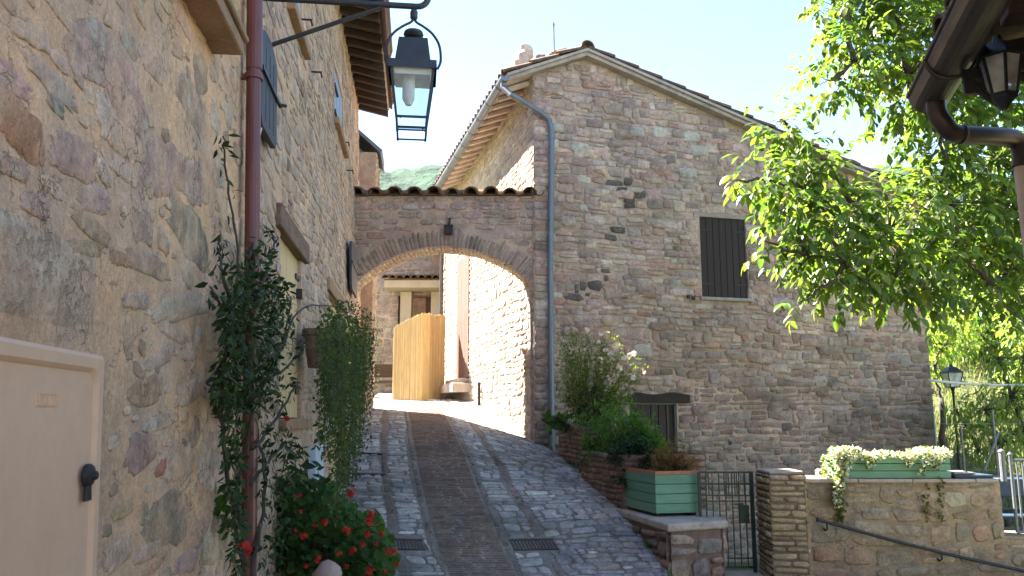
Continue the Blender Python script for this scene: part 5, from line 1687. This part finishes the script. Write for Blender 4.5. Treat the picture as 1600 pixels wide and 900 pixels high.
# ================================================================ reed screen and bench beyond the arch
rnd = random.Random(71)
SY = 18.6
plan = [at(614, 600, SY - .1), at(640, 600, SY - .35), at(662, 600, SY - .5), at(676, 600, SY + .05), at(694, 600, SY + .3)]
z0s = road_z(0, SY) - .05
ztops = [at(614, 512, SY).z, at(638, 500, SY).z, at(664, 494, SY).z, at(676, 492, SY).z, at(694, 490, SY).z]
mb = MB((1, 1, 1))
NR = 110
for i in range(NR):
    t = i / (NR - 1) * 4
    x = interp([(j, plan[j].x) for j in range(5)], t); y = interp([(j, plan[j].y) for j in range(5)], t); zt2 = interp([(j, ztops[j]) for j in range(5)], t)
    g = rnd.uniform(.7, 1.2)
    mb.tube([Vector((x, y + rnd.uniform(-.006, .006), z0s)), Vector((x, y, zt2 + rnd.uniform(-.03, .03)))], .0115, 5, tint=(g, g * rnd.uniform(.94, 1.04), g))
o = mb.build('reed_screen', M['reed'])
tag(o, 'curved golden reed screen standing in front of the porch beyond the arch', 'reed screen')
mb = MB()
bx = at(598, 605, 19.5)
bz = road_z(0, 19.5) - .05
be = thing('wooden_bench', 'dark wooden bench beside the reed screen beyond the arch', 'bench', Vector((bx.x, 19.5, bz)))
mb = MB(); mb.box(Vector((bx.x, 19.5, bz + .42)), (.42, 0, 0), (0, .2, 0), (0, 0, .03)); mb.build('seat', M['darkwood'], be)
mb = MB(); mb.box(Vector((bx.x, 19.7, bz + .7)), (.42, 0, 0), (0, .02, 0), (0, 0, .16)); mb.build('backrest', M['darkwood'], be)
for a, b in ((-.36, -.15), (.36, -.15), (-.36, .16), (.36, .16)):
    mb = MB(); mb.box(Vector((bx.x + a, 19.5 + b, bz + .2)), (.035, 0, 0), (0, .035, 0), (0, 0, .19)); mb.build('leg', M['darkwood'], be)
# ================================================================ plants on the left wall
def inpoly(p, poly):
    x, y = p
    c = False
    j = len(poly) - 1
    for i in range(len(poly)):
        if (poly[i][1] > y) != (poly[j][1] > y) and x < (poly[j][0] - poly[i][0]) * (y - poly[i][1]) / (poly[j][1] - poly[i][1]) + poly[i][0]:
            c = not c
        j = i
    return c
def rand_in(poly, rnd):
    xs, ys = [p[0] for p in poly], [p[1] for p in poly]
    while True:
        p = (rnd.uniform(min(xs), max(xs)), rnd.uniform(min(ys), max(ys)))
        if inpoly(p, poly): return p
UP = Vector((0, 0, 1))

rnd = random.Random(101)
vn = thing('climbing_vine', 'dark glossy climbing vine wrapped around the red brown downpipe', 'climbing plant', LEFT.P(sp, -1.7, .1))
mb = MB((.09, .07, .05)); ml = MB()
def vleaf(p, L):
    d = (rdir(rnd) + LEFT.n * .5 + Vector((0, 0, -.7))).normalized()
    leaf(ml, p, d, (LEFT.n + UP * .5 + rdir(rnd) * .5).normalized(), L, L * .42, lt(rnd, (.026, .050, .018), .45), .2, .2)
stems = [[(385, 880), (372, 760), (395, 640), (378, 520), (400, 430), (392, 380)], [(392, 900), (415, 760), (400, 640), (430, 560), (455, 480), (440, 440)], [(380, 880), (350, 700), (345, 600), (365, 500), (372, 420), (360, 320), (352, 240), (350, 215)],
         [(372, 520), (350, 440), (345, 400), (342, 365)], [(400, 470), (418, 420), (428, 375), (412, 350)], [(392, 600), (440, 580), (470, 540), (476, 510)], [(400, 700), (440, 640), (460, 600), (452, 590)], [(380, 620), (345, 610), (322, 600)],
         [(405, 560), (440, 545), (475, 480), (540, 482), (580, 488)], [(390, 760), (420, 720), (450, 690), (470, 700)], [(385, 500), (350, 480), (330, 450)]]
for st in stems:
    P3 = [LEFT.at(x, y, rnd.uniform(.04, .16)) for x, y in st]
    fine = []
    for i in range(len(P3) * 5):
        t = i / (len(P3) * 5 - 1) * (len(P3) - 1)
        fine.append(Vector([interp([(j, P3[j][q]) for j in range(len(P3))], t) for q in range(3)]) + rdir(rnd) * .008)
    mb.tube(fine, [.011 * (1 - .7 * i / len(fine)) for i in range(len(fine))], 5)
    for p in fine[2:]:
        for _ in range(rnd.randint(1, 3)): vleaf(p + rdir(rnd) * .03, rnd.uniform(.035, .07))
mb.build('stem', M['bark'], vn)
V1 = [(352, 450), (372, 415), (400, 370), (425, 385), (430, 420), (448, 435), (455, 475), (462, 520), (455, 560), (440, 545), (430, 580), (445, 625), (410, 640), (380, 640), (340, 650), (330, 605), (345, 540), (342, 500)]
V3 = [(404, 640), (440, 640), (470, 700), (500, 760), (470, 800), (440, 890), (402, 895)]
V4 = [(345, 610), (382, 620), (380, 900), (362, 895), (350, 760)]
V2 = [(350, 460), (395, 420), (440, 440), (450, 520), (430, 570), (400, 640), (340, 615), (345, 540)]
for poly, nn, hr_ in ((V1, 1200, (.02, .18)), (V2, 950, (.03, .24)), (V3, 420, (.02, .2)), (V4, 350, (.05, .2))):
    for _ in range(nn):
        x, y = rand_in(poly, rnd)
        vleaf(LEFT.at(x, y, rnd.uniform(*hr_)), rnd.uniform(.032, .066))
for _ in range(60):
    x, y = rand_in([(440, 690), (470, 700), (500, 730), (480, 760), (440, 740)], rnd)
    vleaf(LEFT.at(x, y, rnd.uniform(.1, .35)), rnd.uniform(.06, .10))
for _ in range(40):
    x, y = rand_in([(338, 765), (368, 760), (372, 835), (350, 830)], rnd)
    p = LEFT.at(x, y, rnd.uniform(.02, .06))
    leaf(ml, p, (rdir(rnd) + Vector((0, 0, -.5))).normalized(), LEFT.n, .06, .05, lt(rnd, (.05, .11, .025)), .1, .1)
ml.build('foliage', M['darkleaf'], vn, smooth=True)

# trailing plant in its wall pot
rnd = random.Random(103)
hp = thing('trailing_plant', 'long trailing green plant hanging down from a wall pot before the arch', 'trailing plant', LEFT.at(535, 520, .2))
mb = MB((.20, .10, .075))
pc = LEFT.at(503, 545, .18)
mb.lathe(pc - Vector((0, 0, .16)), [(.11, 0), (.15, .26), (.17, .27), (.17, .32), (.14, .32), (.13, .28)], 16)
mb.tube([pc - LEFT.n * .2 + Vector((0, 0, .05)), pc - LEFT.n * .1 + Vector((0, 0, .05))], .015, 6)
mb.build('pot', M['oldwood'], hp)
ml = MB(); ms = MB((.06, .07, .03))
def tleaf(p, L=None):
    L = L or rnd.uniform(.022, .045)
    d = (rdir(rnd) + Vector((0, 0, -.6))).normalized()
    leaf(ml, p, d, (UP + rdir(rnd) * .8).normalized(), L, L * .55, lt(rnd, (.05, .085, .042), .4), .1, .2)
T1 = [(500, 492), (525, 470), (545, 468), (575, 480), (592, 500), (597, 545), (592, 600), (575, 640), (555, 640), (535, 600), (510, 590), (492, 545)]
for _ in range(180):
    x, y = rand_in([(500, 500), (535, 475), (580, 488), (594, 520), (560, 540), (505, 540)], rnd)
    p = LEFT.at(x, y, rnd.uniform(.08, .5))
    # a strand that arches out and hangs
    ln = rnd.uniform(.25, .75)
    hang = interp([(490, .5), (520, .9), (545, 1.7), (565, 1.5), (590, .7)], x) * rnd.uniform(.5, 1.1)
    q, pts_ = p.copy(), []
    steps = int(hang / .035)
    dx = rdir(rnd) * .012
    for i in range(steps):
        q = q + Vector((dx.x, dx.y, 0)) * max(0, 1 - i / 8) + Vector((rnd.uniform(-.006, .006), rnd.uniform(-.006, .006), -.035))
        pts_.append(q.copy())
        if rnd.random() < 1.0:
            for _k in range(2): tleaf(q + rdir(rnd) * .022)
    if len(pts_) > 3 and rnd.random() < .35: ms.tube(pts_, .0025, 3, caps=False)
for _ in range(2100):
    x, y = rand_in(T1, rnd); tleaf(LEFT.at(x, y, rnd.uniform(.05, .5)))
for _ in range(700):
    x, y = rand_in([(505, 590), (530, 600), (548, 640), (545, 760), (528, 770), (520, 700), (508, 640)], rnd); tleaf(LEFT.at(x, y, rnd.uniform(.05, .3)))
ml.build('foliage', M['leaf'], hp, smooth=True); ms.build('stem', M['bark'], hp)

# geranium bush
rnd = random.Random(107)
ge = thing('geranium_bush', 'bushy red geraniums spilling onto the lane at the foot of the downpipe', 'geraniums', Vector((-1.3, 6.2, -1.85)))
ml = MB(); ms = MB((.05, .08, .03))
GP = [(402, 760), (430, 745), (470, 752), (505, 755), (535, 780), (560, 800), (590, 815), (608, 845), (615, 880), (612, 905), (400, 905)]
def glf(p, L, c=(.035, .085, .022)):
    """round scalloped leaf"""
    nrm = (UP * .7 + rdir(rnd) * .6 + Vector((.2, -.5, 0))).normalized()
    a = nrm.orthogonal().normalized(); b = nrm.cross(a)
    n_ = 9
    t = lt(rnd, c, .35)
    ml.add([p] + [p + (a * math.cos(6.2832 * i / n_) + b * math.sin(6.2832 * i / n_)) * (L * (.5 + .06 * (i % 2))) + nrm * (L * .10 * (1 + .5 * math.sin(i * 2.1))) for i in range(n_)], [(0, 1 + i, 1 + (i + 1) % n_) for i in range(n_)], t)
def gpos(x, y):
    x += rnd.gauss(0, 6); y += rnd.gauss(0, 7)
    # nearer and further layers of the bush
    return at(x, y, rnd.uniform(5.5, 6.5))
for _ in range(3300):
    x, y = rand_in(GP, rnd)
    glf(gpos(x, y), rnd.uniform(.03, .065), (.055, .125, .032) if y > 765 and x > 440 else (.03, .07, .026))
for _ in range(120):
    x, y = rand_in(GP, rnd)
    p = gpos(x, y); ms.tube(wob((Vector((-1.35 + rnd.uniform(-.25, .35), 6.1 + rnd.uniform(-.2, .2), -1.75)), p), rnd, .03), .004, 4, caps=False)
ml.build('foliage', M['leaf'], ge, smooth=True); ms.build('stem', M['bark'], ge)
def blossom(mb, c, r, n_, col, L):
    for _ in range(n_):
        d = rdir(rnd); d.z = abs(d.z) * .8 + .1 if rnd.random() < .75 else d.z
        q = c + d * r * rnd.uniform(.5, 1)
        nn = (d + rdir(rnd) * .4).normalized(); a = nn.orthogonal().normalized(); b = nn.cross(a)
        w0_ = rnd.random() * 6.28
        t = lt(rnd, col, .18)
        k = 5
        pts_ = [q] + [q + (a * math.cos(w0_ + 6.2832 * i / (2 * k)) + b * math.sin(w0_ + 6.2832 * i / (2 * k))) * (L * (1 if i % 2 else .45)) + nn * (.15 * L) for i in range(2 * k)]
        mb.add(pts_, [(0, 1 + i, 1 + (i + 1) % (2 * k)) for i in range(2 * k)], t)
mb = MB(); blossom(mb, Vector((0, 0, 0)), .034, 22, (.50, .045, .03), .019)
ge['_w'] = tuple(ge.location)
proto = None
FL = [(550, 770), (508, 815), (493, 822), (541, 830), (475, 838), (468, 800), (467, 775), (460, 830), (530, 866), (554, 862), (578, 815), (583, 805), (595, 835), (574, 836), (567, 852), (540, 885), (578, 893), (618, 882), (617, 862), (606, 862), (588, 850), (480, 885), (510, 880), (497, 875), (447, 655), (380, 858), (600, 893)]
for i, (x, y) in enumerate(FL):
    p = at(x, y, 5.30 + .2 * rnd.random())
    if (x, y) == (447, 655): p = LEFT.at(x, y, .12)
    if (x, y) == (380, 858): p = LEFT.at(x, y, .2)
    if proto is None:
        proto = mb.build('flower_head', M['petal'], None, loc=(0, 0, 0)); f = proto
        f.parent = ge
    else:
        f = proto.copy(); COL.objects.link(f)
    f.location = p - ge.location
    f.rotation_euler = (rnd.uniform(-.6, .6), rnd.uniform(-.6, .6), rnd.uniform(0, 6))
    k = rnd.uniform(.45, .95); f.scale = (k, k, k)
mb = MB((.25, .12, .09))
TR = Vector((-1.42, 6.15, 0))
mb.box(TR + Vector((0, 0, -1.66)), (.28, .03, 0), (-.05, .45, 0), (0, 0, .16)); mb.build('trough', M['soilred'], ge, bevel=.02)
mb = MB((.42, .32, .29)); rk = at(512, 897, 5.35); rock(mb, rk, .09, .08, .085, rnd, (1, 1, 1))
tag(mb.build('round_stone', M['boulder'], smooth=True), 'pale pink rounded stone in front of the geraniums', 'stone')

# ================================================================ plants in the beds and boxes, right of the lane
def shrub(name, label, cat, base, stems_to, leafL, leafW, col, nleaf, spread, rnd, mat='leaf', stem_r=.006, droop=.2, lo=.25, group=None):
    o = thing(name, label, cat, base, group)
    ml, ms = MB(), MB((.08, .065, .045))
    for q in stems_to:
        b = Vector(base) + Vector((rnd.uniform(-.06, .06), rnd.uniform(-.06, .06), 0))
        path = wob((b, q), rnd, .05, 7)
        ms.tube(path, [stem_r * (1 - .75 * i / 7) for i in range(8)], 4, caps=False)
        for _ in range(nleaf):
            t = lo + (1 - lo) * rnd.random() ** .8
            i = min(6, int(t * 7)); p = path[i].lerp(path[i + 1], t * 7 - i) + rdir(rnd) * spread * rnd.random()
            d = (rdir(rnd) + UP * .25).normalized()
            leaf(ml, p, d, (UP + rdir(rnd) * .6).normalized(), leafL * rnd.uniform(.6, 1.3), leafW * rnd.uniform(.7, 1.2), lt(rnd, col, .35), droop, .2)
    ml.build('foliage', M[mat], o, smooth=True); ms.build('stem', M['bark'], o)
    return o
rnd = random.Random(113)
def targets(poly, n_, y0, y1): return [at(*rand_in(poly, rnd), rnd.uniform(y0, y1)) for _ in range(n_)]
hb = shrub('flowering_shrub', 'tall airy shrub with white blossoms against the gable house wall', 'shrub', Vector((1.05, 11.0, zC - .05)),
           targets([(868, 505), (895, 485), (945, 515), (1000, 550), (1012, 585), (985, 640), (900, 650), (868, 600)], 105, 10.75, 11.45), .05, .022, (.13, .18, .06), 60, .10, rnd, lo=.35)
bm = MB(); blossom(bm, Vector((0, 0, 0)), .03, 12, (.80, .74, .72), .03)
pr = None
for x, y in ((915, 516), (940, 520), (935, 535), (947, 548), (955, 553), (960, 540), (985, 556), (975, 560), (990, 553), (968, 575), (1008, 583), (990, 590), (938, 560)):
    if pr is None: pr = bm.build('blossom', M['petal'], None, loc=(0, 0, 0)); f = pr; f.parent = hb
    else: f = pr.copy(); COL.objects.link(f)
    f.location = at(x, y, 10.75) - hb.location; f.rotation_euler = (rnd.random(), rnd.random(), rnd.random() * 6); k = rnd.uniform(.7, 1.3); f.scale = (k, k, k)
shrub('fern_clump', 'bright green feathery fern clump in front of the green railing', 'fern', Vector((1.75, 10.0, zB - .05)),
      targets([(900, 650), (930, 622), (985, 626), (1022, 645), (1042, 690), (1035, 735), (940, 735), (900, 710)], 110, 9.5, 10.4), .085, .018, (.07, .16, .035), 50, .09, rnd, lo=.2, droop=.5)
shrub('dark_shrub', 'dense dark shrub hanging over the edge of the lower brick bed', 'shrub', Vector((1.45, 9.3, zB - .03)),
      targets([(940, 690), (975, 668), (1022, 690), (1030, 735), (990, 750), (985, 775), (965, 760), (950, 730)], 70, 8.85, 9.3), .05, .026, (.022, .05, .028), 46, .09, rnd, 'darkleaf', lo=.15)
shrub('reddish_shrub', 'reddish brown feathery plant growing in the square green box planter', 'plant', Vector((ga.x + .26, ga.y + .35, gz1 - .04)),
      targets([(1005, 715), (1030, 690), (1060, 685), (1095, 705), (1102, 730), (1085, 738), (1010, 738)], 60, ga.y + .1, ga.y + .7), .04, .012, (.15, .085, .035), 46, .06, rnd, lo=.2, stem_r=.004)
shrub('broadleaf_plant', 'low broad-leaved plant in the upper brick bed next to the grey downpipe', 'plant', Vector((.82, 11.6, zC - .04)),
      targets([(852, 655), (866, 650), (888, 658), (885, 668), (858, 668)], 14, 11.2, 11.7), .16, .11, (.06, .12, .04), 4, .04, rnd, lo=.7)
shrub('strappy_plant', 'grassy plant with long arching leaves between the two brick beds', 'plant', Vector((1.05, 10.25, zB - .05)),
      targets([(905, 690), (925, 665), (945, 690), (930, 730), (910, 735)], 36, 9.9, 10.4), .16, .014, (.05, .09, .03), 12, .05, rnd, lo=.3, droop=.6)
shrub('leggy_bush', 'leggy dark bush behind the strappy plant, below the white blossoms', 'shrub', Vector((1.2, 11.2, zC - .04)),
      targets([(880, 600), (920, 590), (960, 610), (965, 660), (930, 680), (885, 650)], 40, 10.9, 11.5), .05, .022, (.032, .062, .022), 40, .09, rnd, lo=.2)

# white flowering trailer in the long box
rnd = random.Random(127)
wt = thing('white_trailing_flowers', 'white flowering trailing plant spilling over the long green flower box', 'flowers', Vector(((lx0 + lx1) / 2, WY + .15, lz1)))
ml, mp_ = MB(), MB()
zt_edge = lz1
def wput(p, white):
    d = (rdir(rnd) + UP * .3).normalized()
    if white:
        leaf(mp_, p, d, (UP + rdir(rnd) * .7).normalized(), rnd.uniform(.025, .045), rnd.uniform(.018, .03), lt(rnd, (.70, .72, .58), .12), .1, .1)
    else:
        leaf(ml, p, d, (UP + rdir(rnd) * .7).normalized(), rnd.uniform(.025, .045), rnd.uniform(.018, .03), lt(rnd, (.10, .14, .045), .3), .1, .1)
for _ in range(2600):
    x = rnd.uniform(1296, 1486)
    hgt = 8 + 7 * mnoise.noise(Vector((x * .03, 3, 0))) + (7 if x < 1345 or 1420 < x < 1475 else 0)
    y = 714 - hgt * rnd.random() + rnd.uniform(0, 4)
    p = at(x, y, WY + .0 + rnd.uniform(-.06, .28))
    wput(p, rnd.random() < .62)
for x, y0, y1, n_, w in ((1312, 705, 792, 520, 13), (1322, 700, 738, 220, 18), (1362, 705, 730, 130, 14), (1425, 705, 728, 110, 10), (1465, 705, 732, 150, 16), (1443, 715, 745, 60, 8)):
    for _ in range(n_):
        t = rnd.random()
        xx = x + w * rnd.uniform(-1, 1) * (1 - .6 * t) + 4 * math.sin(t * 5)
        wput(at(xx, y0 + (y1 - y0) * t, WY - .02 - rnd.uniform(0, .07)), rnd.random() < (.75 - .3 * t))
for _ in range(260):
    x = rnd.choice((1314, 1318, 1310, 1448, 1470)); y = rnd.uniform(745, 815)
    wput(at(x + rnd.uniform(-5, 5), y, WY - .03), False)
for _ in range(200):
    wput(at(rnd.uniform(1284, 1302), rnd.uniform(712, 752), WY + .15 * rnd.random()), rnd.random() < .15)
ml.build('foliage', M['leaf'], wt, smooth=True); o = mp_.build('blossoms', M['petal'], wt, smooth=True); o['kind'] = 'stuff'
for x, y in ((1279, 738), ):
    mb = MB(); blossom(mb, at(x, y, WY - .02), .03, 14, (.8, .8, .75), .02)
    mb.tube([at(x, y, WY - .02), Vector((at(x, y, WY).x, WY - .02, wz + .036))], .004, 4)
    tag(mb.build('small_flower', M['petal']), 'lone small white flower at the left end of the garden wall top', 'flower')

# ================================================================ trees
def clump_tree(name, label, base, clumps, rnd, col, L, W, per, compound, trunk_r, mat='leaf', cols=None, extra_droop=.5):
    o = thing(name, label, 'tree', base)
    ml, mw = MB(), MB((1, 1, 1))
    base = Vector(base)
    top = Vector((0, 0, 0))
    for c, r in clumps: top += c
    top /= len(clumps)
    fork = base.lerp(Vector((base.x * .75 + top.x * .25, base.y * .75 + top.y * .25, top.z)), .5)
    mw.tube(wob((base - UP * .2, fork), rnd, .08, 6), [trunk_r * (1 - .06 * i) for i in range(7)], 10)
    mains = []
    for c, r in sorted(clumps, key=lambda q: (q[0] - fork).length):
        # grow from the nearest point already on the tree
        src = fork
        for m_ in mains:
            if (m_ - c).length < (src - c).length * .8 and (m_ - fork).length < (c - fork).length: src = m_
        tr_ = max(.010, min(trunk_r * .45, .02 + .05 * r))
        path = wob((src, c), rnd, .06 * (c - src).length, 6)
        mw.tube(path, [tr_ * (1 - .11 * i) for i in range(7)], 6, caps=False)
        mains.append(c)
        for _ in range(int(per * (r / .5) ** 2)):
            d = rdir(rnd)
            p = c + d * r * rnd.random() ** .45
            if rnd.random() < .30:
                mw.tube(wob((c.lerp(p, .1), p), rnd, .03, 3), [.006, .005, .004, .003], 4, caps=False)
            cc = lt(rnd, cols[int(rnd.random() * len(cols))] if cols else col, .3)
            if compound:
                ax = (d * .8 + Vector((0, 0, -extra_droop)) + rdir(rnd) * .5).normalized()
                ln = L * rnd.uniform(1.8, 2.9)
                k = rnd.choice((2, 2, 3, 3))
                sd = ax.cross(UP).normalized()
                for i in range(1, k + 1):
                    b = p + ax * (ln * i / (k + .6)) + Vector((0, 0, -.06 * ln * (i / k) ** 2))
                    for sg in (1, -1):
                        dd = (sd * sg * .9 + ax * .6 + Vector((0, 0, -.35)) + rdir(rnd) * .25).normalized()
                        leaf(ml, b, dd, (UP + rdir(rnd) * .45).normalized(), L * rnd.uniform(.75, 1.2), W * rnd.uniform(.8, 1.2), lt(rnd, cc, .12), .28, .25)
                b = p + ax * ln * .95
                leaf(ml, b, (ax + Vector((0, 0, -.3))).normalized(), (UP + rdir(rnd) * .4).normalized(), L * 1.2, W * 1.2, lt(rnd, cc, .12), .28, .25)
            else:
                dd = (d * .5 + Vector((0, 0, -extra_droop)) + rdir(rnd) * .6).normalized()
                leaf(ml, p, dd, (UP + rdir(rnd) * .5).normalized(), L * rnd.uniform(.7, 1.3), W * rnd.uniform(.8, 1.2), cc, .3, .25)
    mw.build('trunk', M['bark'], o, smooth=True)
    ml.build('crown', M[mat], o, smooth=True)
    return o
rnd = random.Random(131)
CL = [(1325, 25, 8.6, 55), (1400, 30, 8.9, 80), (1500, 40, 9.2, 95), (1335, 100, 8.4, 55), (1300, 130, 8.5, 32), (1420, 120, 8.8, 80), (1500, 150, 9.1, 80), (1580, 60, 9.6, 90), (1470, 215, 8.9, 62),
      (1560, 250, 9.4, 85), (1225, 192, 7.9, 30), (1245, 225, 8.0, 38), (1290, 255, 8.1, 42), (1200, 285, 7.8, 42), (1142, 287, 7.6, 20), (1255, 300, 8.0, 55), (1330, 330, 8.3, 55), (1240, 352, 7.9, 38), (1195, 388, 7.7, 14),
      (1300, 385, 8.1, 62), (1390, 370, 8.5, 80), (1480, 330, 8.9, 85), (1570, 350, 9.3, 85), (1320, 440, 8.0, 52), (1410, 440, 8.4, 62), (1500, 420, 8.8, 70), (1580, 440, 9.2, 62), (1258, 428, 7.9, 24), (1248, 503, 7.8, 13), (1300, 470, 8.0, 22),
      (1385, 490, 8.3, 26), (1450, 485, 8.6, 30), (1560, 490, 9.0, 30), (1640, 150, 9.8, 100), (1650, 330, 9.6, 100), (1450, -40, 9.2, 90), (1340, -50, 8.8, 70), (1560, -50, 9.6, 90)]
cl = [(at(x, y - (30 if y > 400 else 12 if y > 300 else 4), d), px_size(r * 1.02, d)) for x, y, d, r in CL]
clump_tree('walnut_tree', 'leafy walnut tree overhanging the gable house from the right', Vector((6.9, 9.6, -1.7)), cl, rnd, (.085, .13, .030), .115, .056, 96, True, .13, 'walnut',
           cols=[(.095, .15, .036), (.115, .17, .04), (.07, .12, .03)])
rnd = random.Random(137)
def blob(x, y, d, r): return (at(x, y, d), px_size(r, d))
clump_tree('fruit_tree', 'light green narrow-leaved tree behind the wire fence, right of the lamp post', Vector((at(1560, 730, 14).x, 14, ground_z(at(1560, 730, 14).x, 14))),
           [blob(1540, 640, 13.6, 40), (blob(1580, 620, 13.8, 45)), blob(1510, 665, 13.4, 30), blob(1560, 690, 13.5, 40), blob(1600, 670, 13.8, 50), blob(1530, 705, 13.5, 24), blob(1600, 560, 14.2, 40), blob(1560, 560, 14.2, 22), blob(1495, 640, 13.4, 18), blob(1640, 620, 14, 50)],
           rnd, (.10, .15, .035), .16, .042, 260, False, .07, cols=[(.18, .25, .065), (.20, .27, .08), (.15, .215, .055)])
clump_tree('young_tree', 'bright green young tree at the corner of the gable house, left of the lamp post', Vector((at(1470, 640, 18).x, 18, ground_z(at(1470, 640, 18).x, 18))),
           [blob(1465, 500, 17.8, 28), blob(1490, 520, 18, 32), blob(1470, 545, 17.8, 26), blob(1460, 575, 17.8, 20), blob(1510, 490, 18.4, 32), blob(1450, 530, 17.6, 18)],
           rnd, (.17, .25, .06), .15, .07, 200, False, .08)
for nm, lb, bx_, d, bl_, col in (
    ('round_tree', 'rounded mid green tree on the bank behind the lamp post', 1535, 23, [(1530, 520, 23, 40), (1560, 500, 23.4, 45), (1500, 545, 22.6, 30), (1545, 550, 22.8, 32), (1580, 540, 23.2, 40), (1515, 485, 23.5, 36)], (.15, .215, .07)),
    ('conifer_tree', 'dark bluish tree high on the bank behind the walnut branches', 1540, 30, [(1500, 440, 30, 45), (1545, 425, 30.5, 52), (1590, 440, 31, 55), (1525, 480, 29.5, 42), (1575, 485, 30, 45), (1470, 460, 29.5, 38), (1550, 380, 31, 45), (1600, 380, 31, 45), (1500, 390, 31, 36)], (.055, .085, .055)),
    ('pale_tree', 'pale green bushy tree at the far right of the bank', 1610, 20, [(1600, 510, 20, 42), (1620, 560, 20, 45), (1590, 590, 19.5, 26), (1640, 480, 20.4, 50)], (.18, .25, .09))):
    x = at(bx_, 600, d).x
    clump_tree(nm, lb, Vector((x, d, ground_z(x, d))), [blob(*q) for q in bl_], rnd, col, .19, .085, 150, False, .12)
# tall grass on the bank
rnd = random.Random(139)
ml = MB()
for _ in range(20000):
    x, y = rnd.uniform(6.2, 20), 13 + 12 * rnd.random() ** 1.3
    if x / y < .5: continue
    p = Vector((x, y, ground_z(x, y)))
    h = rnd.uniform(.2, .6) * (1 if y > 14.5 else .6)
    d = (UP + rdir(rnd) * .35).normalized()
    leaf(ml, p, d, rdir(rnd), h, .022 + .012 * rnd.random(), lt(rnd, rnd.choice([(.15, .18, .075), (.11, .15, .05), (.21, .20, .10)]), .3), .35, .1)
tag(ml.build('tall_grass', M['grass']), 'pale tall grass covering the bank behind the wire fence', 'grass', kind='stuff')

# weeds and fallen leaves along the lane
rnd = random.Random(149)
ml = MB()
for _ in range(70):
    y = rnd.uniform(6.6, 12.6)
    t = (road_right(y) - road_x(y) - rnd.uniform(.0, .06)) if rnd.random() < .6 else (road_left(y) - road_x(y) + .12 + rnd.uniform(.02, .10))
    b = RP(t, y, 0)
    for _k in range(rnd.randint(5, 14)):
        d = (UP + rdir(rnd) * .9).normalized()
        leaf(ml, b + Vector((rnd.uniform(-.03, .03), rnd.uniform(-.03, .03), 0)), d, rdir(rnd), rnd.uniform(.03, .10), rnd.uniform(.008, .02), lt(rnd, (.07, .12, .035), .35), .3, .2)
for _ in range(26):
    x, yy = rnd.uniform(-.35, .35), rnd.uniform(7, 12)
    b = RP(rnd.choice((-.74, -.37, .37, .74)) + rnd.uniform(-.03, .03), yy, .004)
    for _k in range(rnd.randint(2, 6)):
        leaf(ml, b, (UP + rdir(rnd) * 1.1).normalized(), rdir(rnd), rnd.uniform(.02, .05), .008, lt(rnd, (.07, .11, .035), .3), .3, .2)
for _ in range(60):
    y = rnd.uniform(6.8, 12.5); t = rnd.uniform(-.9, road_right(y) - road_x(y) - .05)
    leaf(ml, RP(t, y, .02), Vector((rnd.uniform(-1, 1), rnd.uniform(-1, 1), .08)), UP, rnd.uniform(.03, .06), rnd.uniform(.015, .03), lt(rnd, rnd.choice([(.20, .14, .06), (.14, .12, .04), (.25, .17, .08)]), .25), .1, .3)
tag(ml.build('weeds', M['grass']), 'small weeds and fallen leaves along the edges and joints of the lane', 'weeds', kind='stuff')
# ================================================================ the air
n = NT('haze')
n.t.nodes.remove(n.b)
pv = n.t.nodes.new('ShaderNodeVolumePrincipled')
pv.inputs['Color'].default_value = (.72, .86, .95, 1)
pv.inputs['Density'].default_value = .00008
pv.inputs['Anisotropy'].default_value = .1
n.t.links.new(pv.outputs[0], n.out.inputs['Volume'])
mb = MB()
mb.box8([Vector(p) for p in ((-620, -320, -10), (620, -320, -10), (620, 720, -10), (-620, 720, -10), (-620, -320, 200), (620, -320, 200), (620, 720, 200), (-620, 720, 200))])
tag(mb.build('haze', n.m), 'thin pale haze in the air', 'haze', kind='stuff')
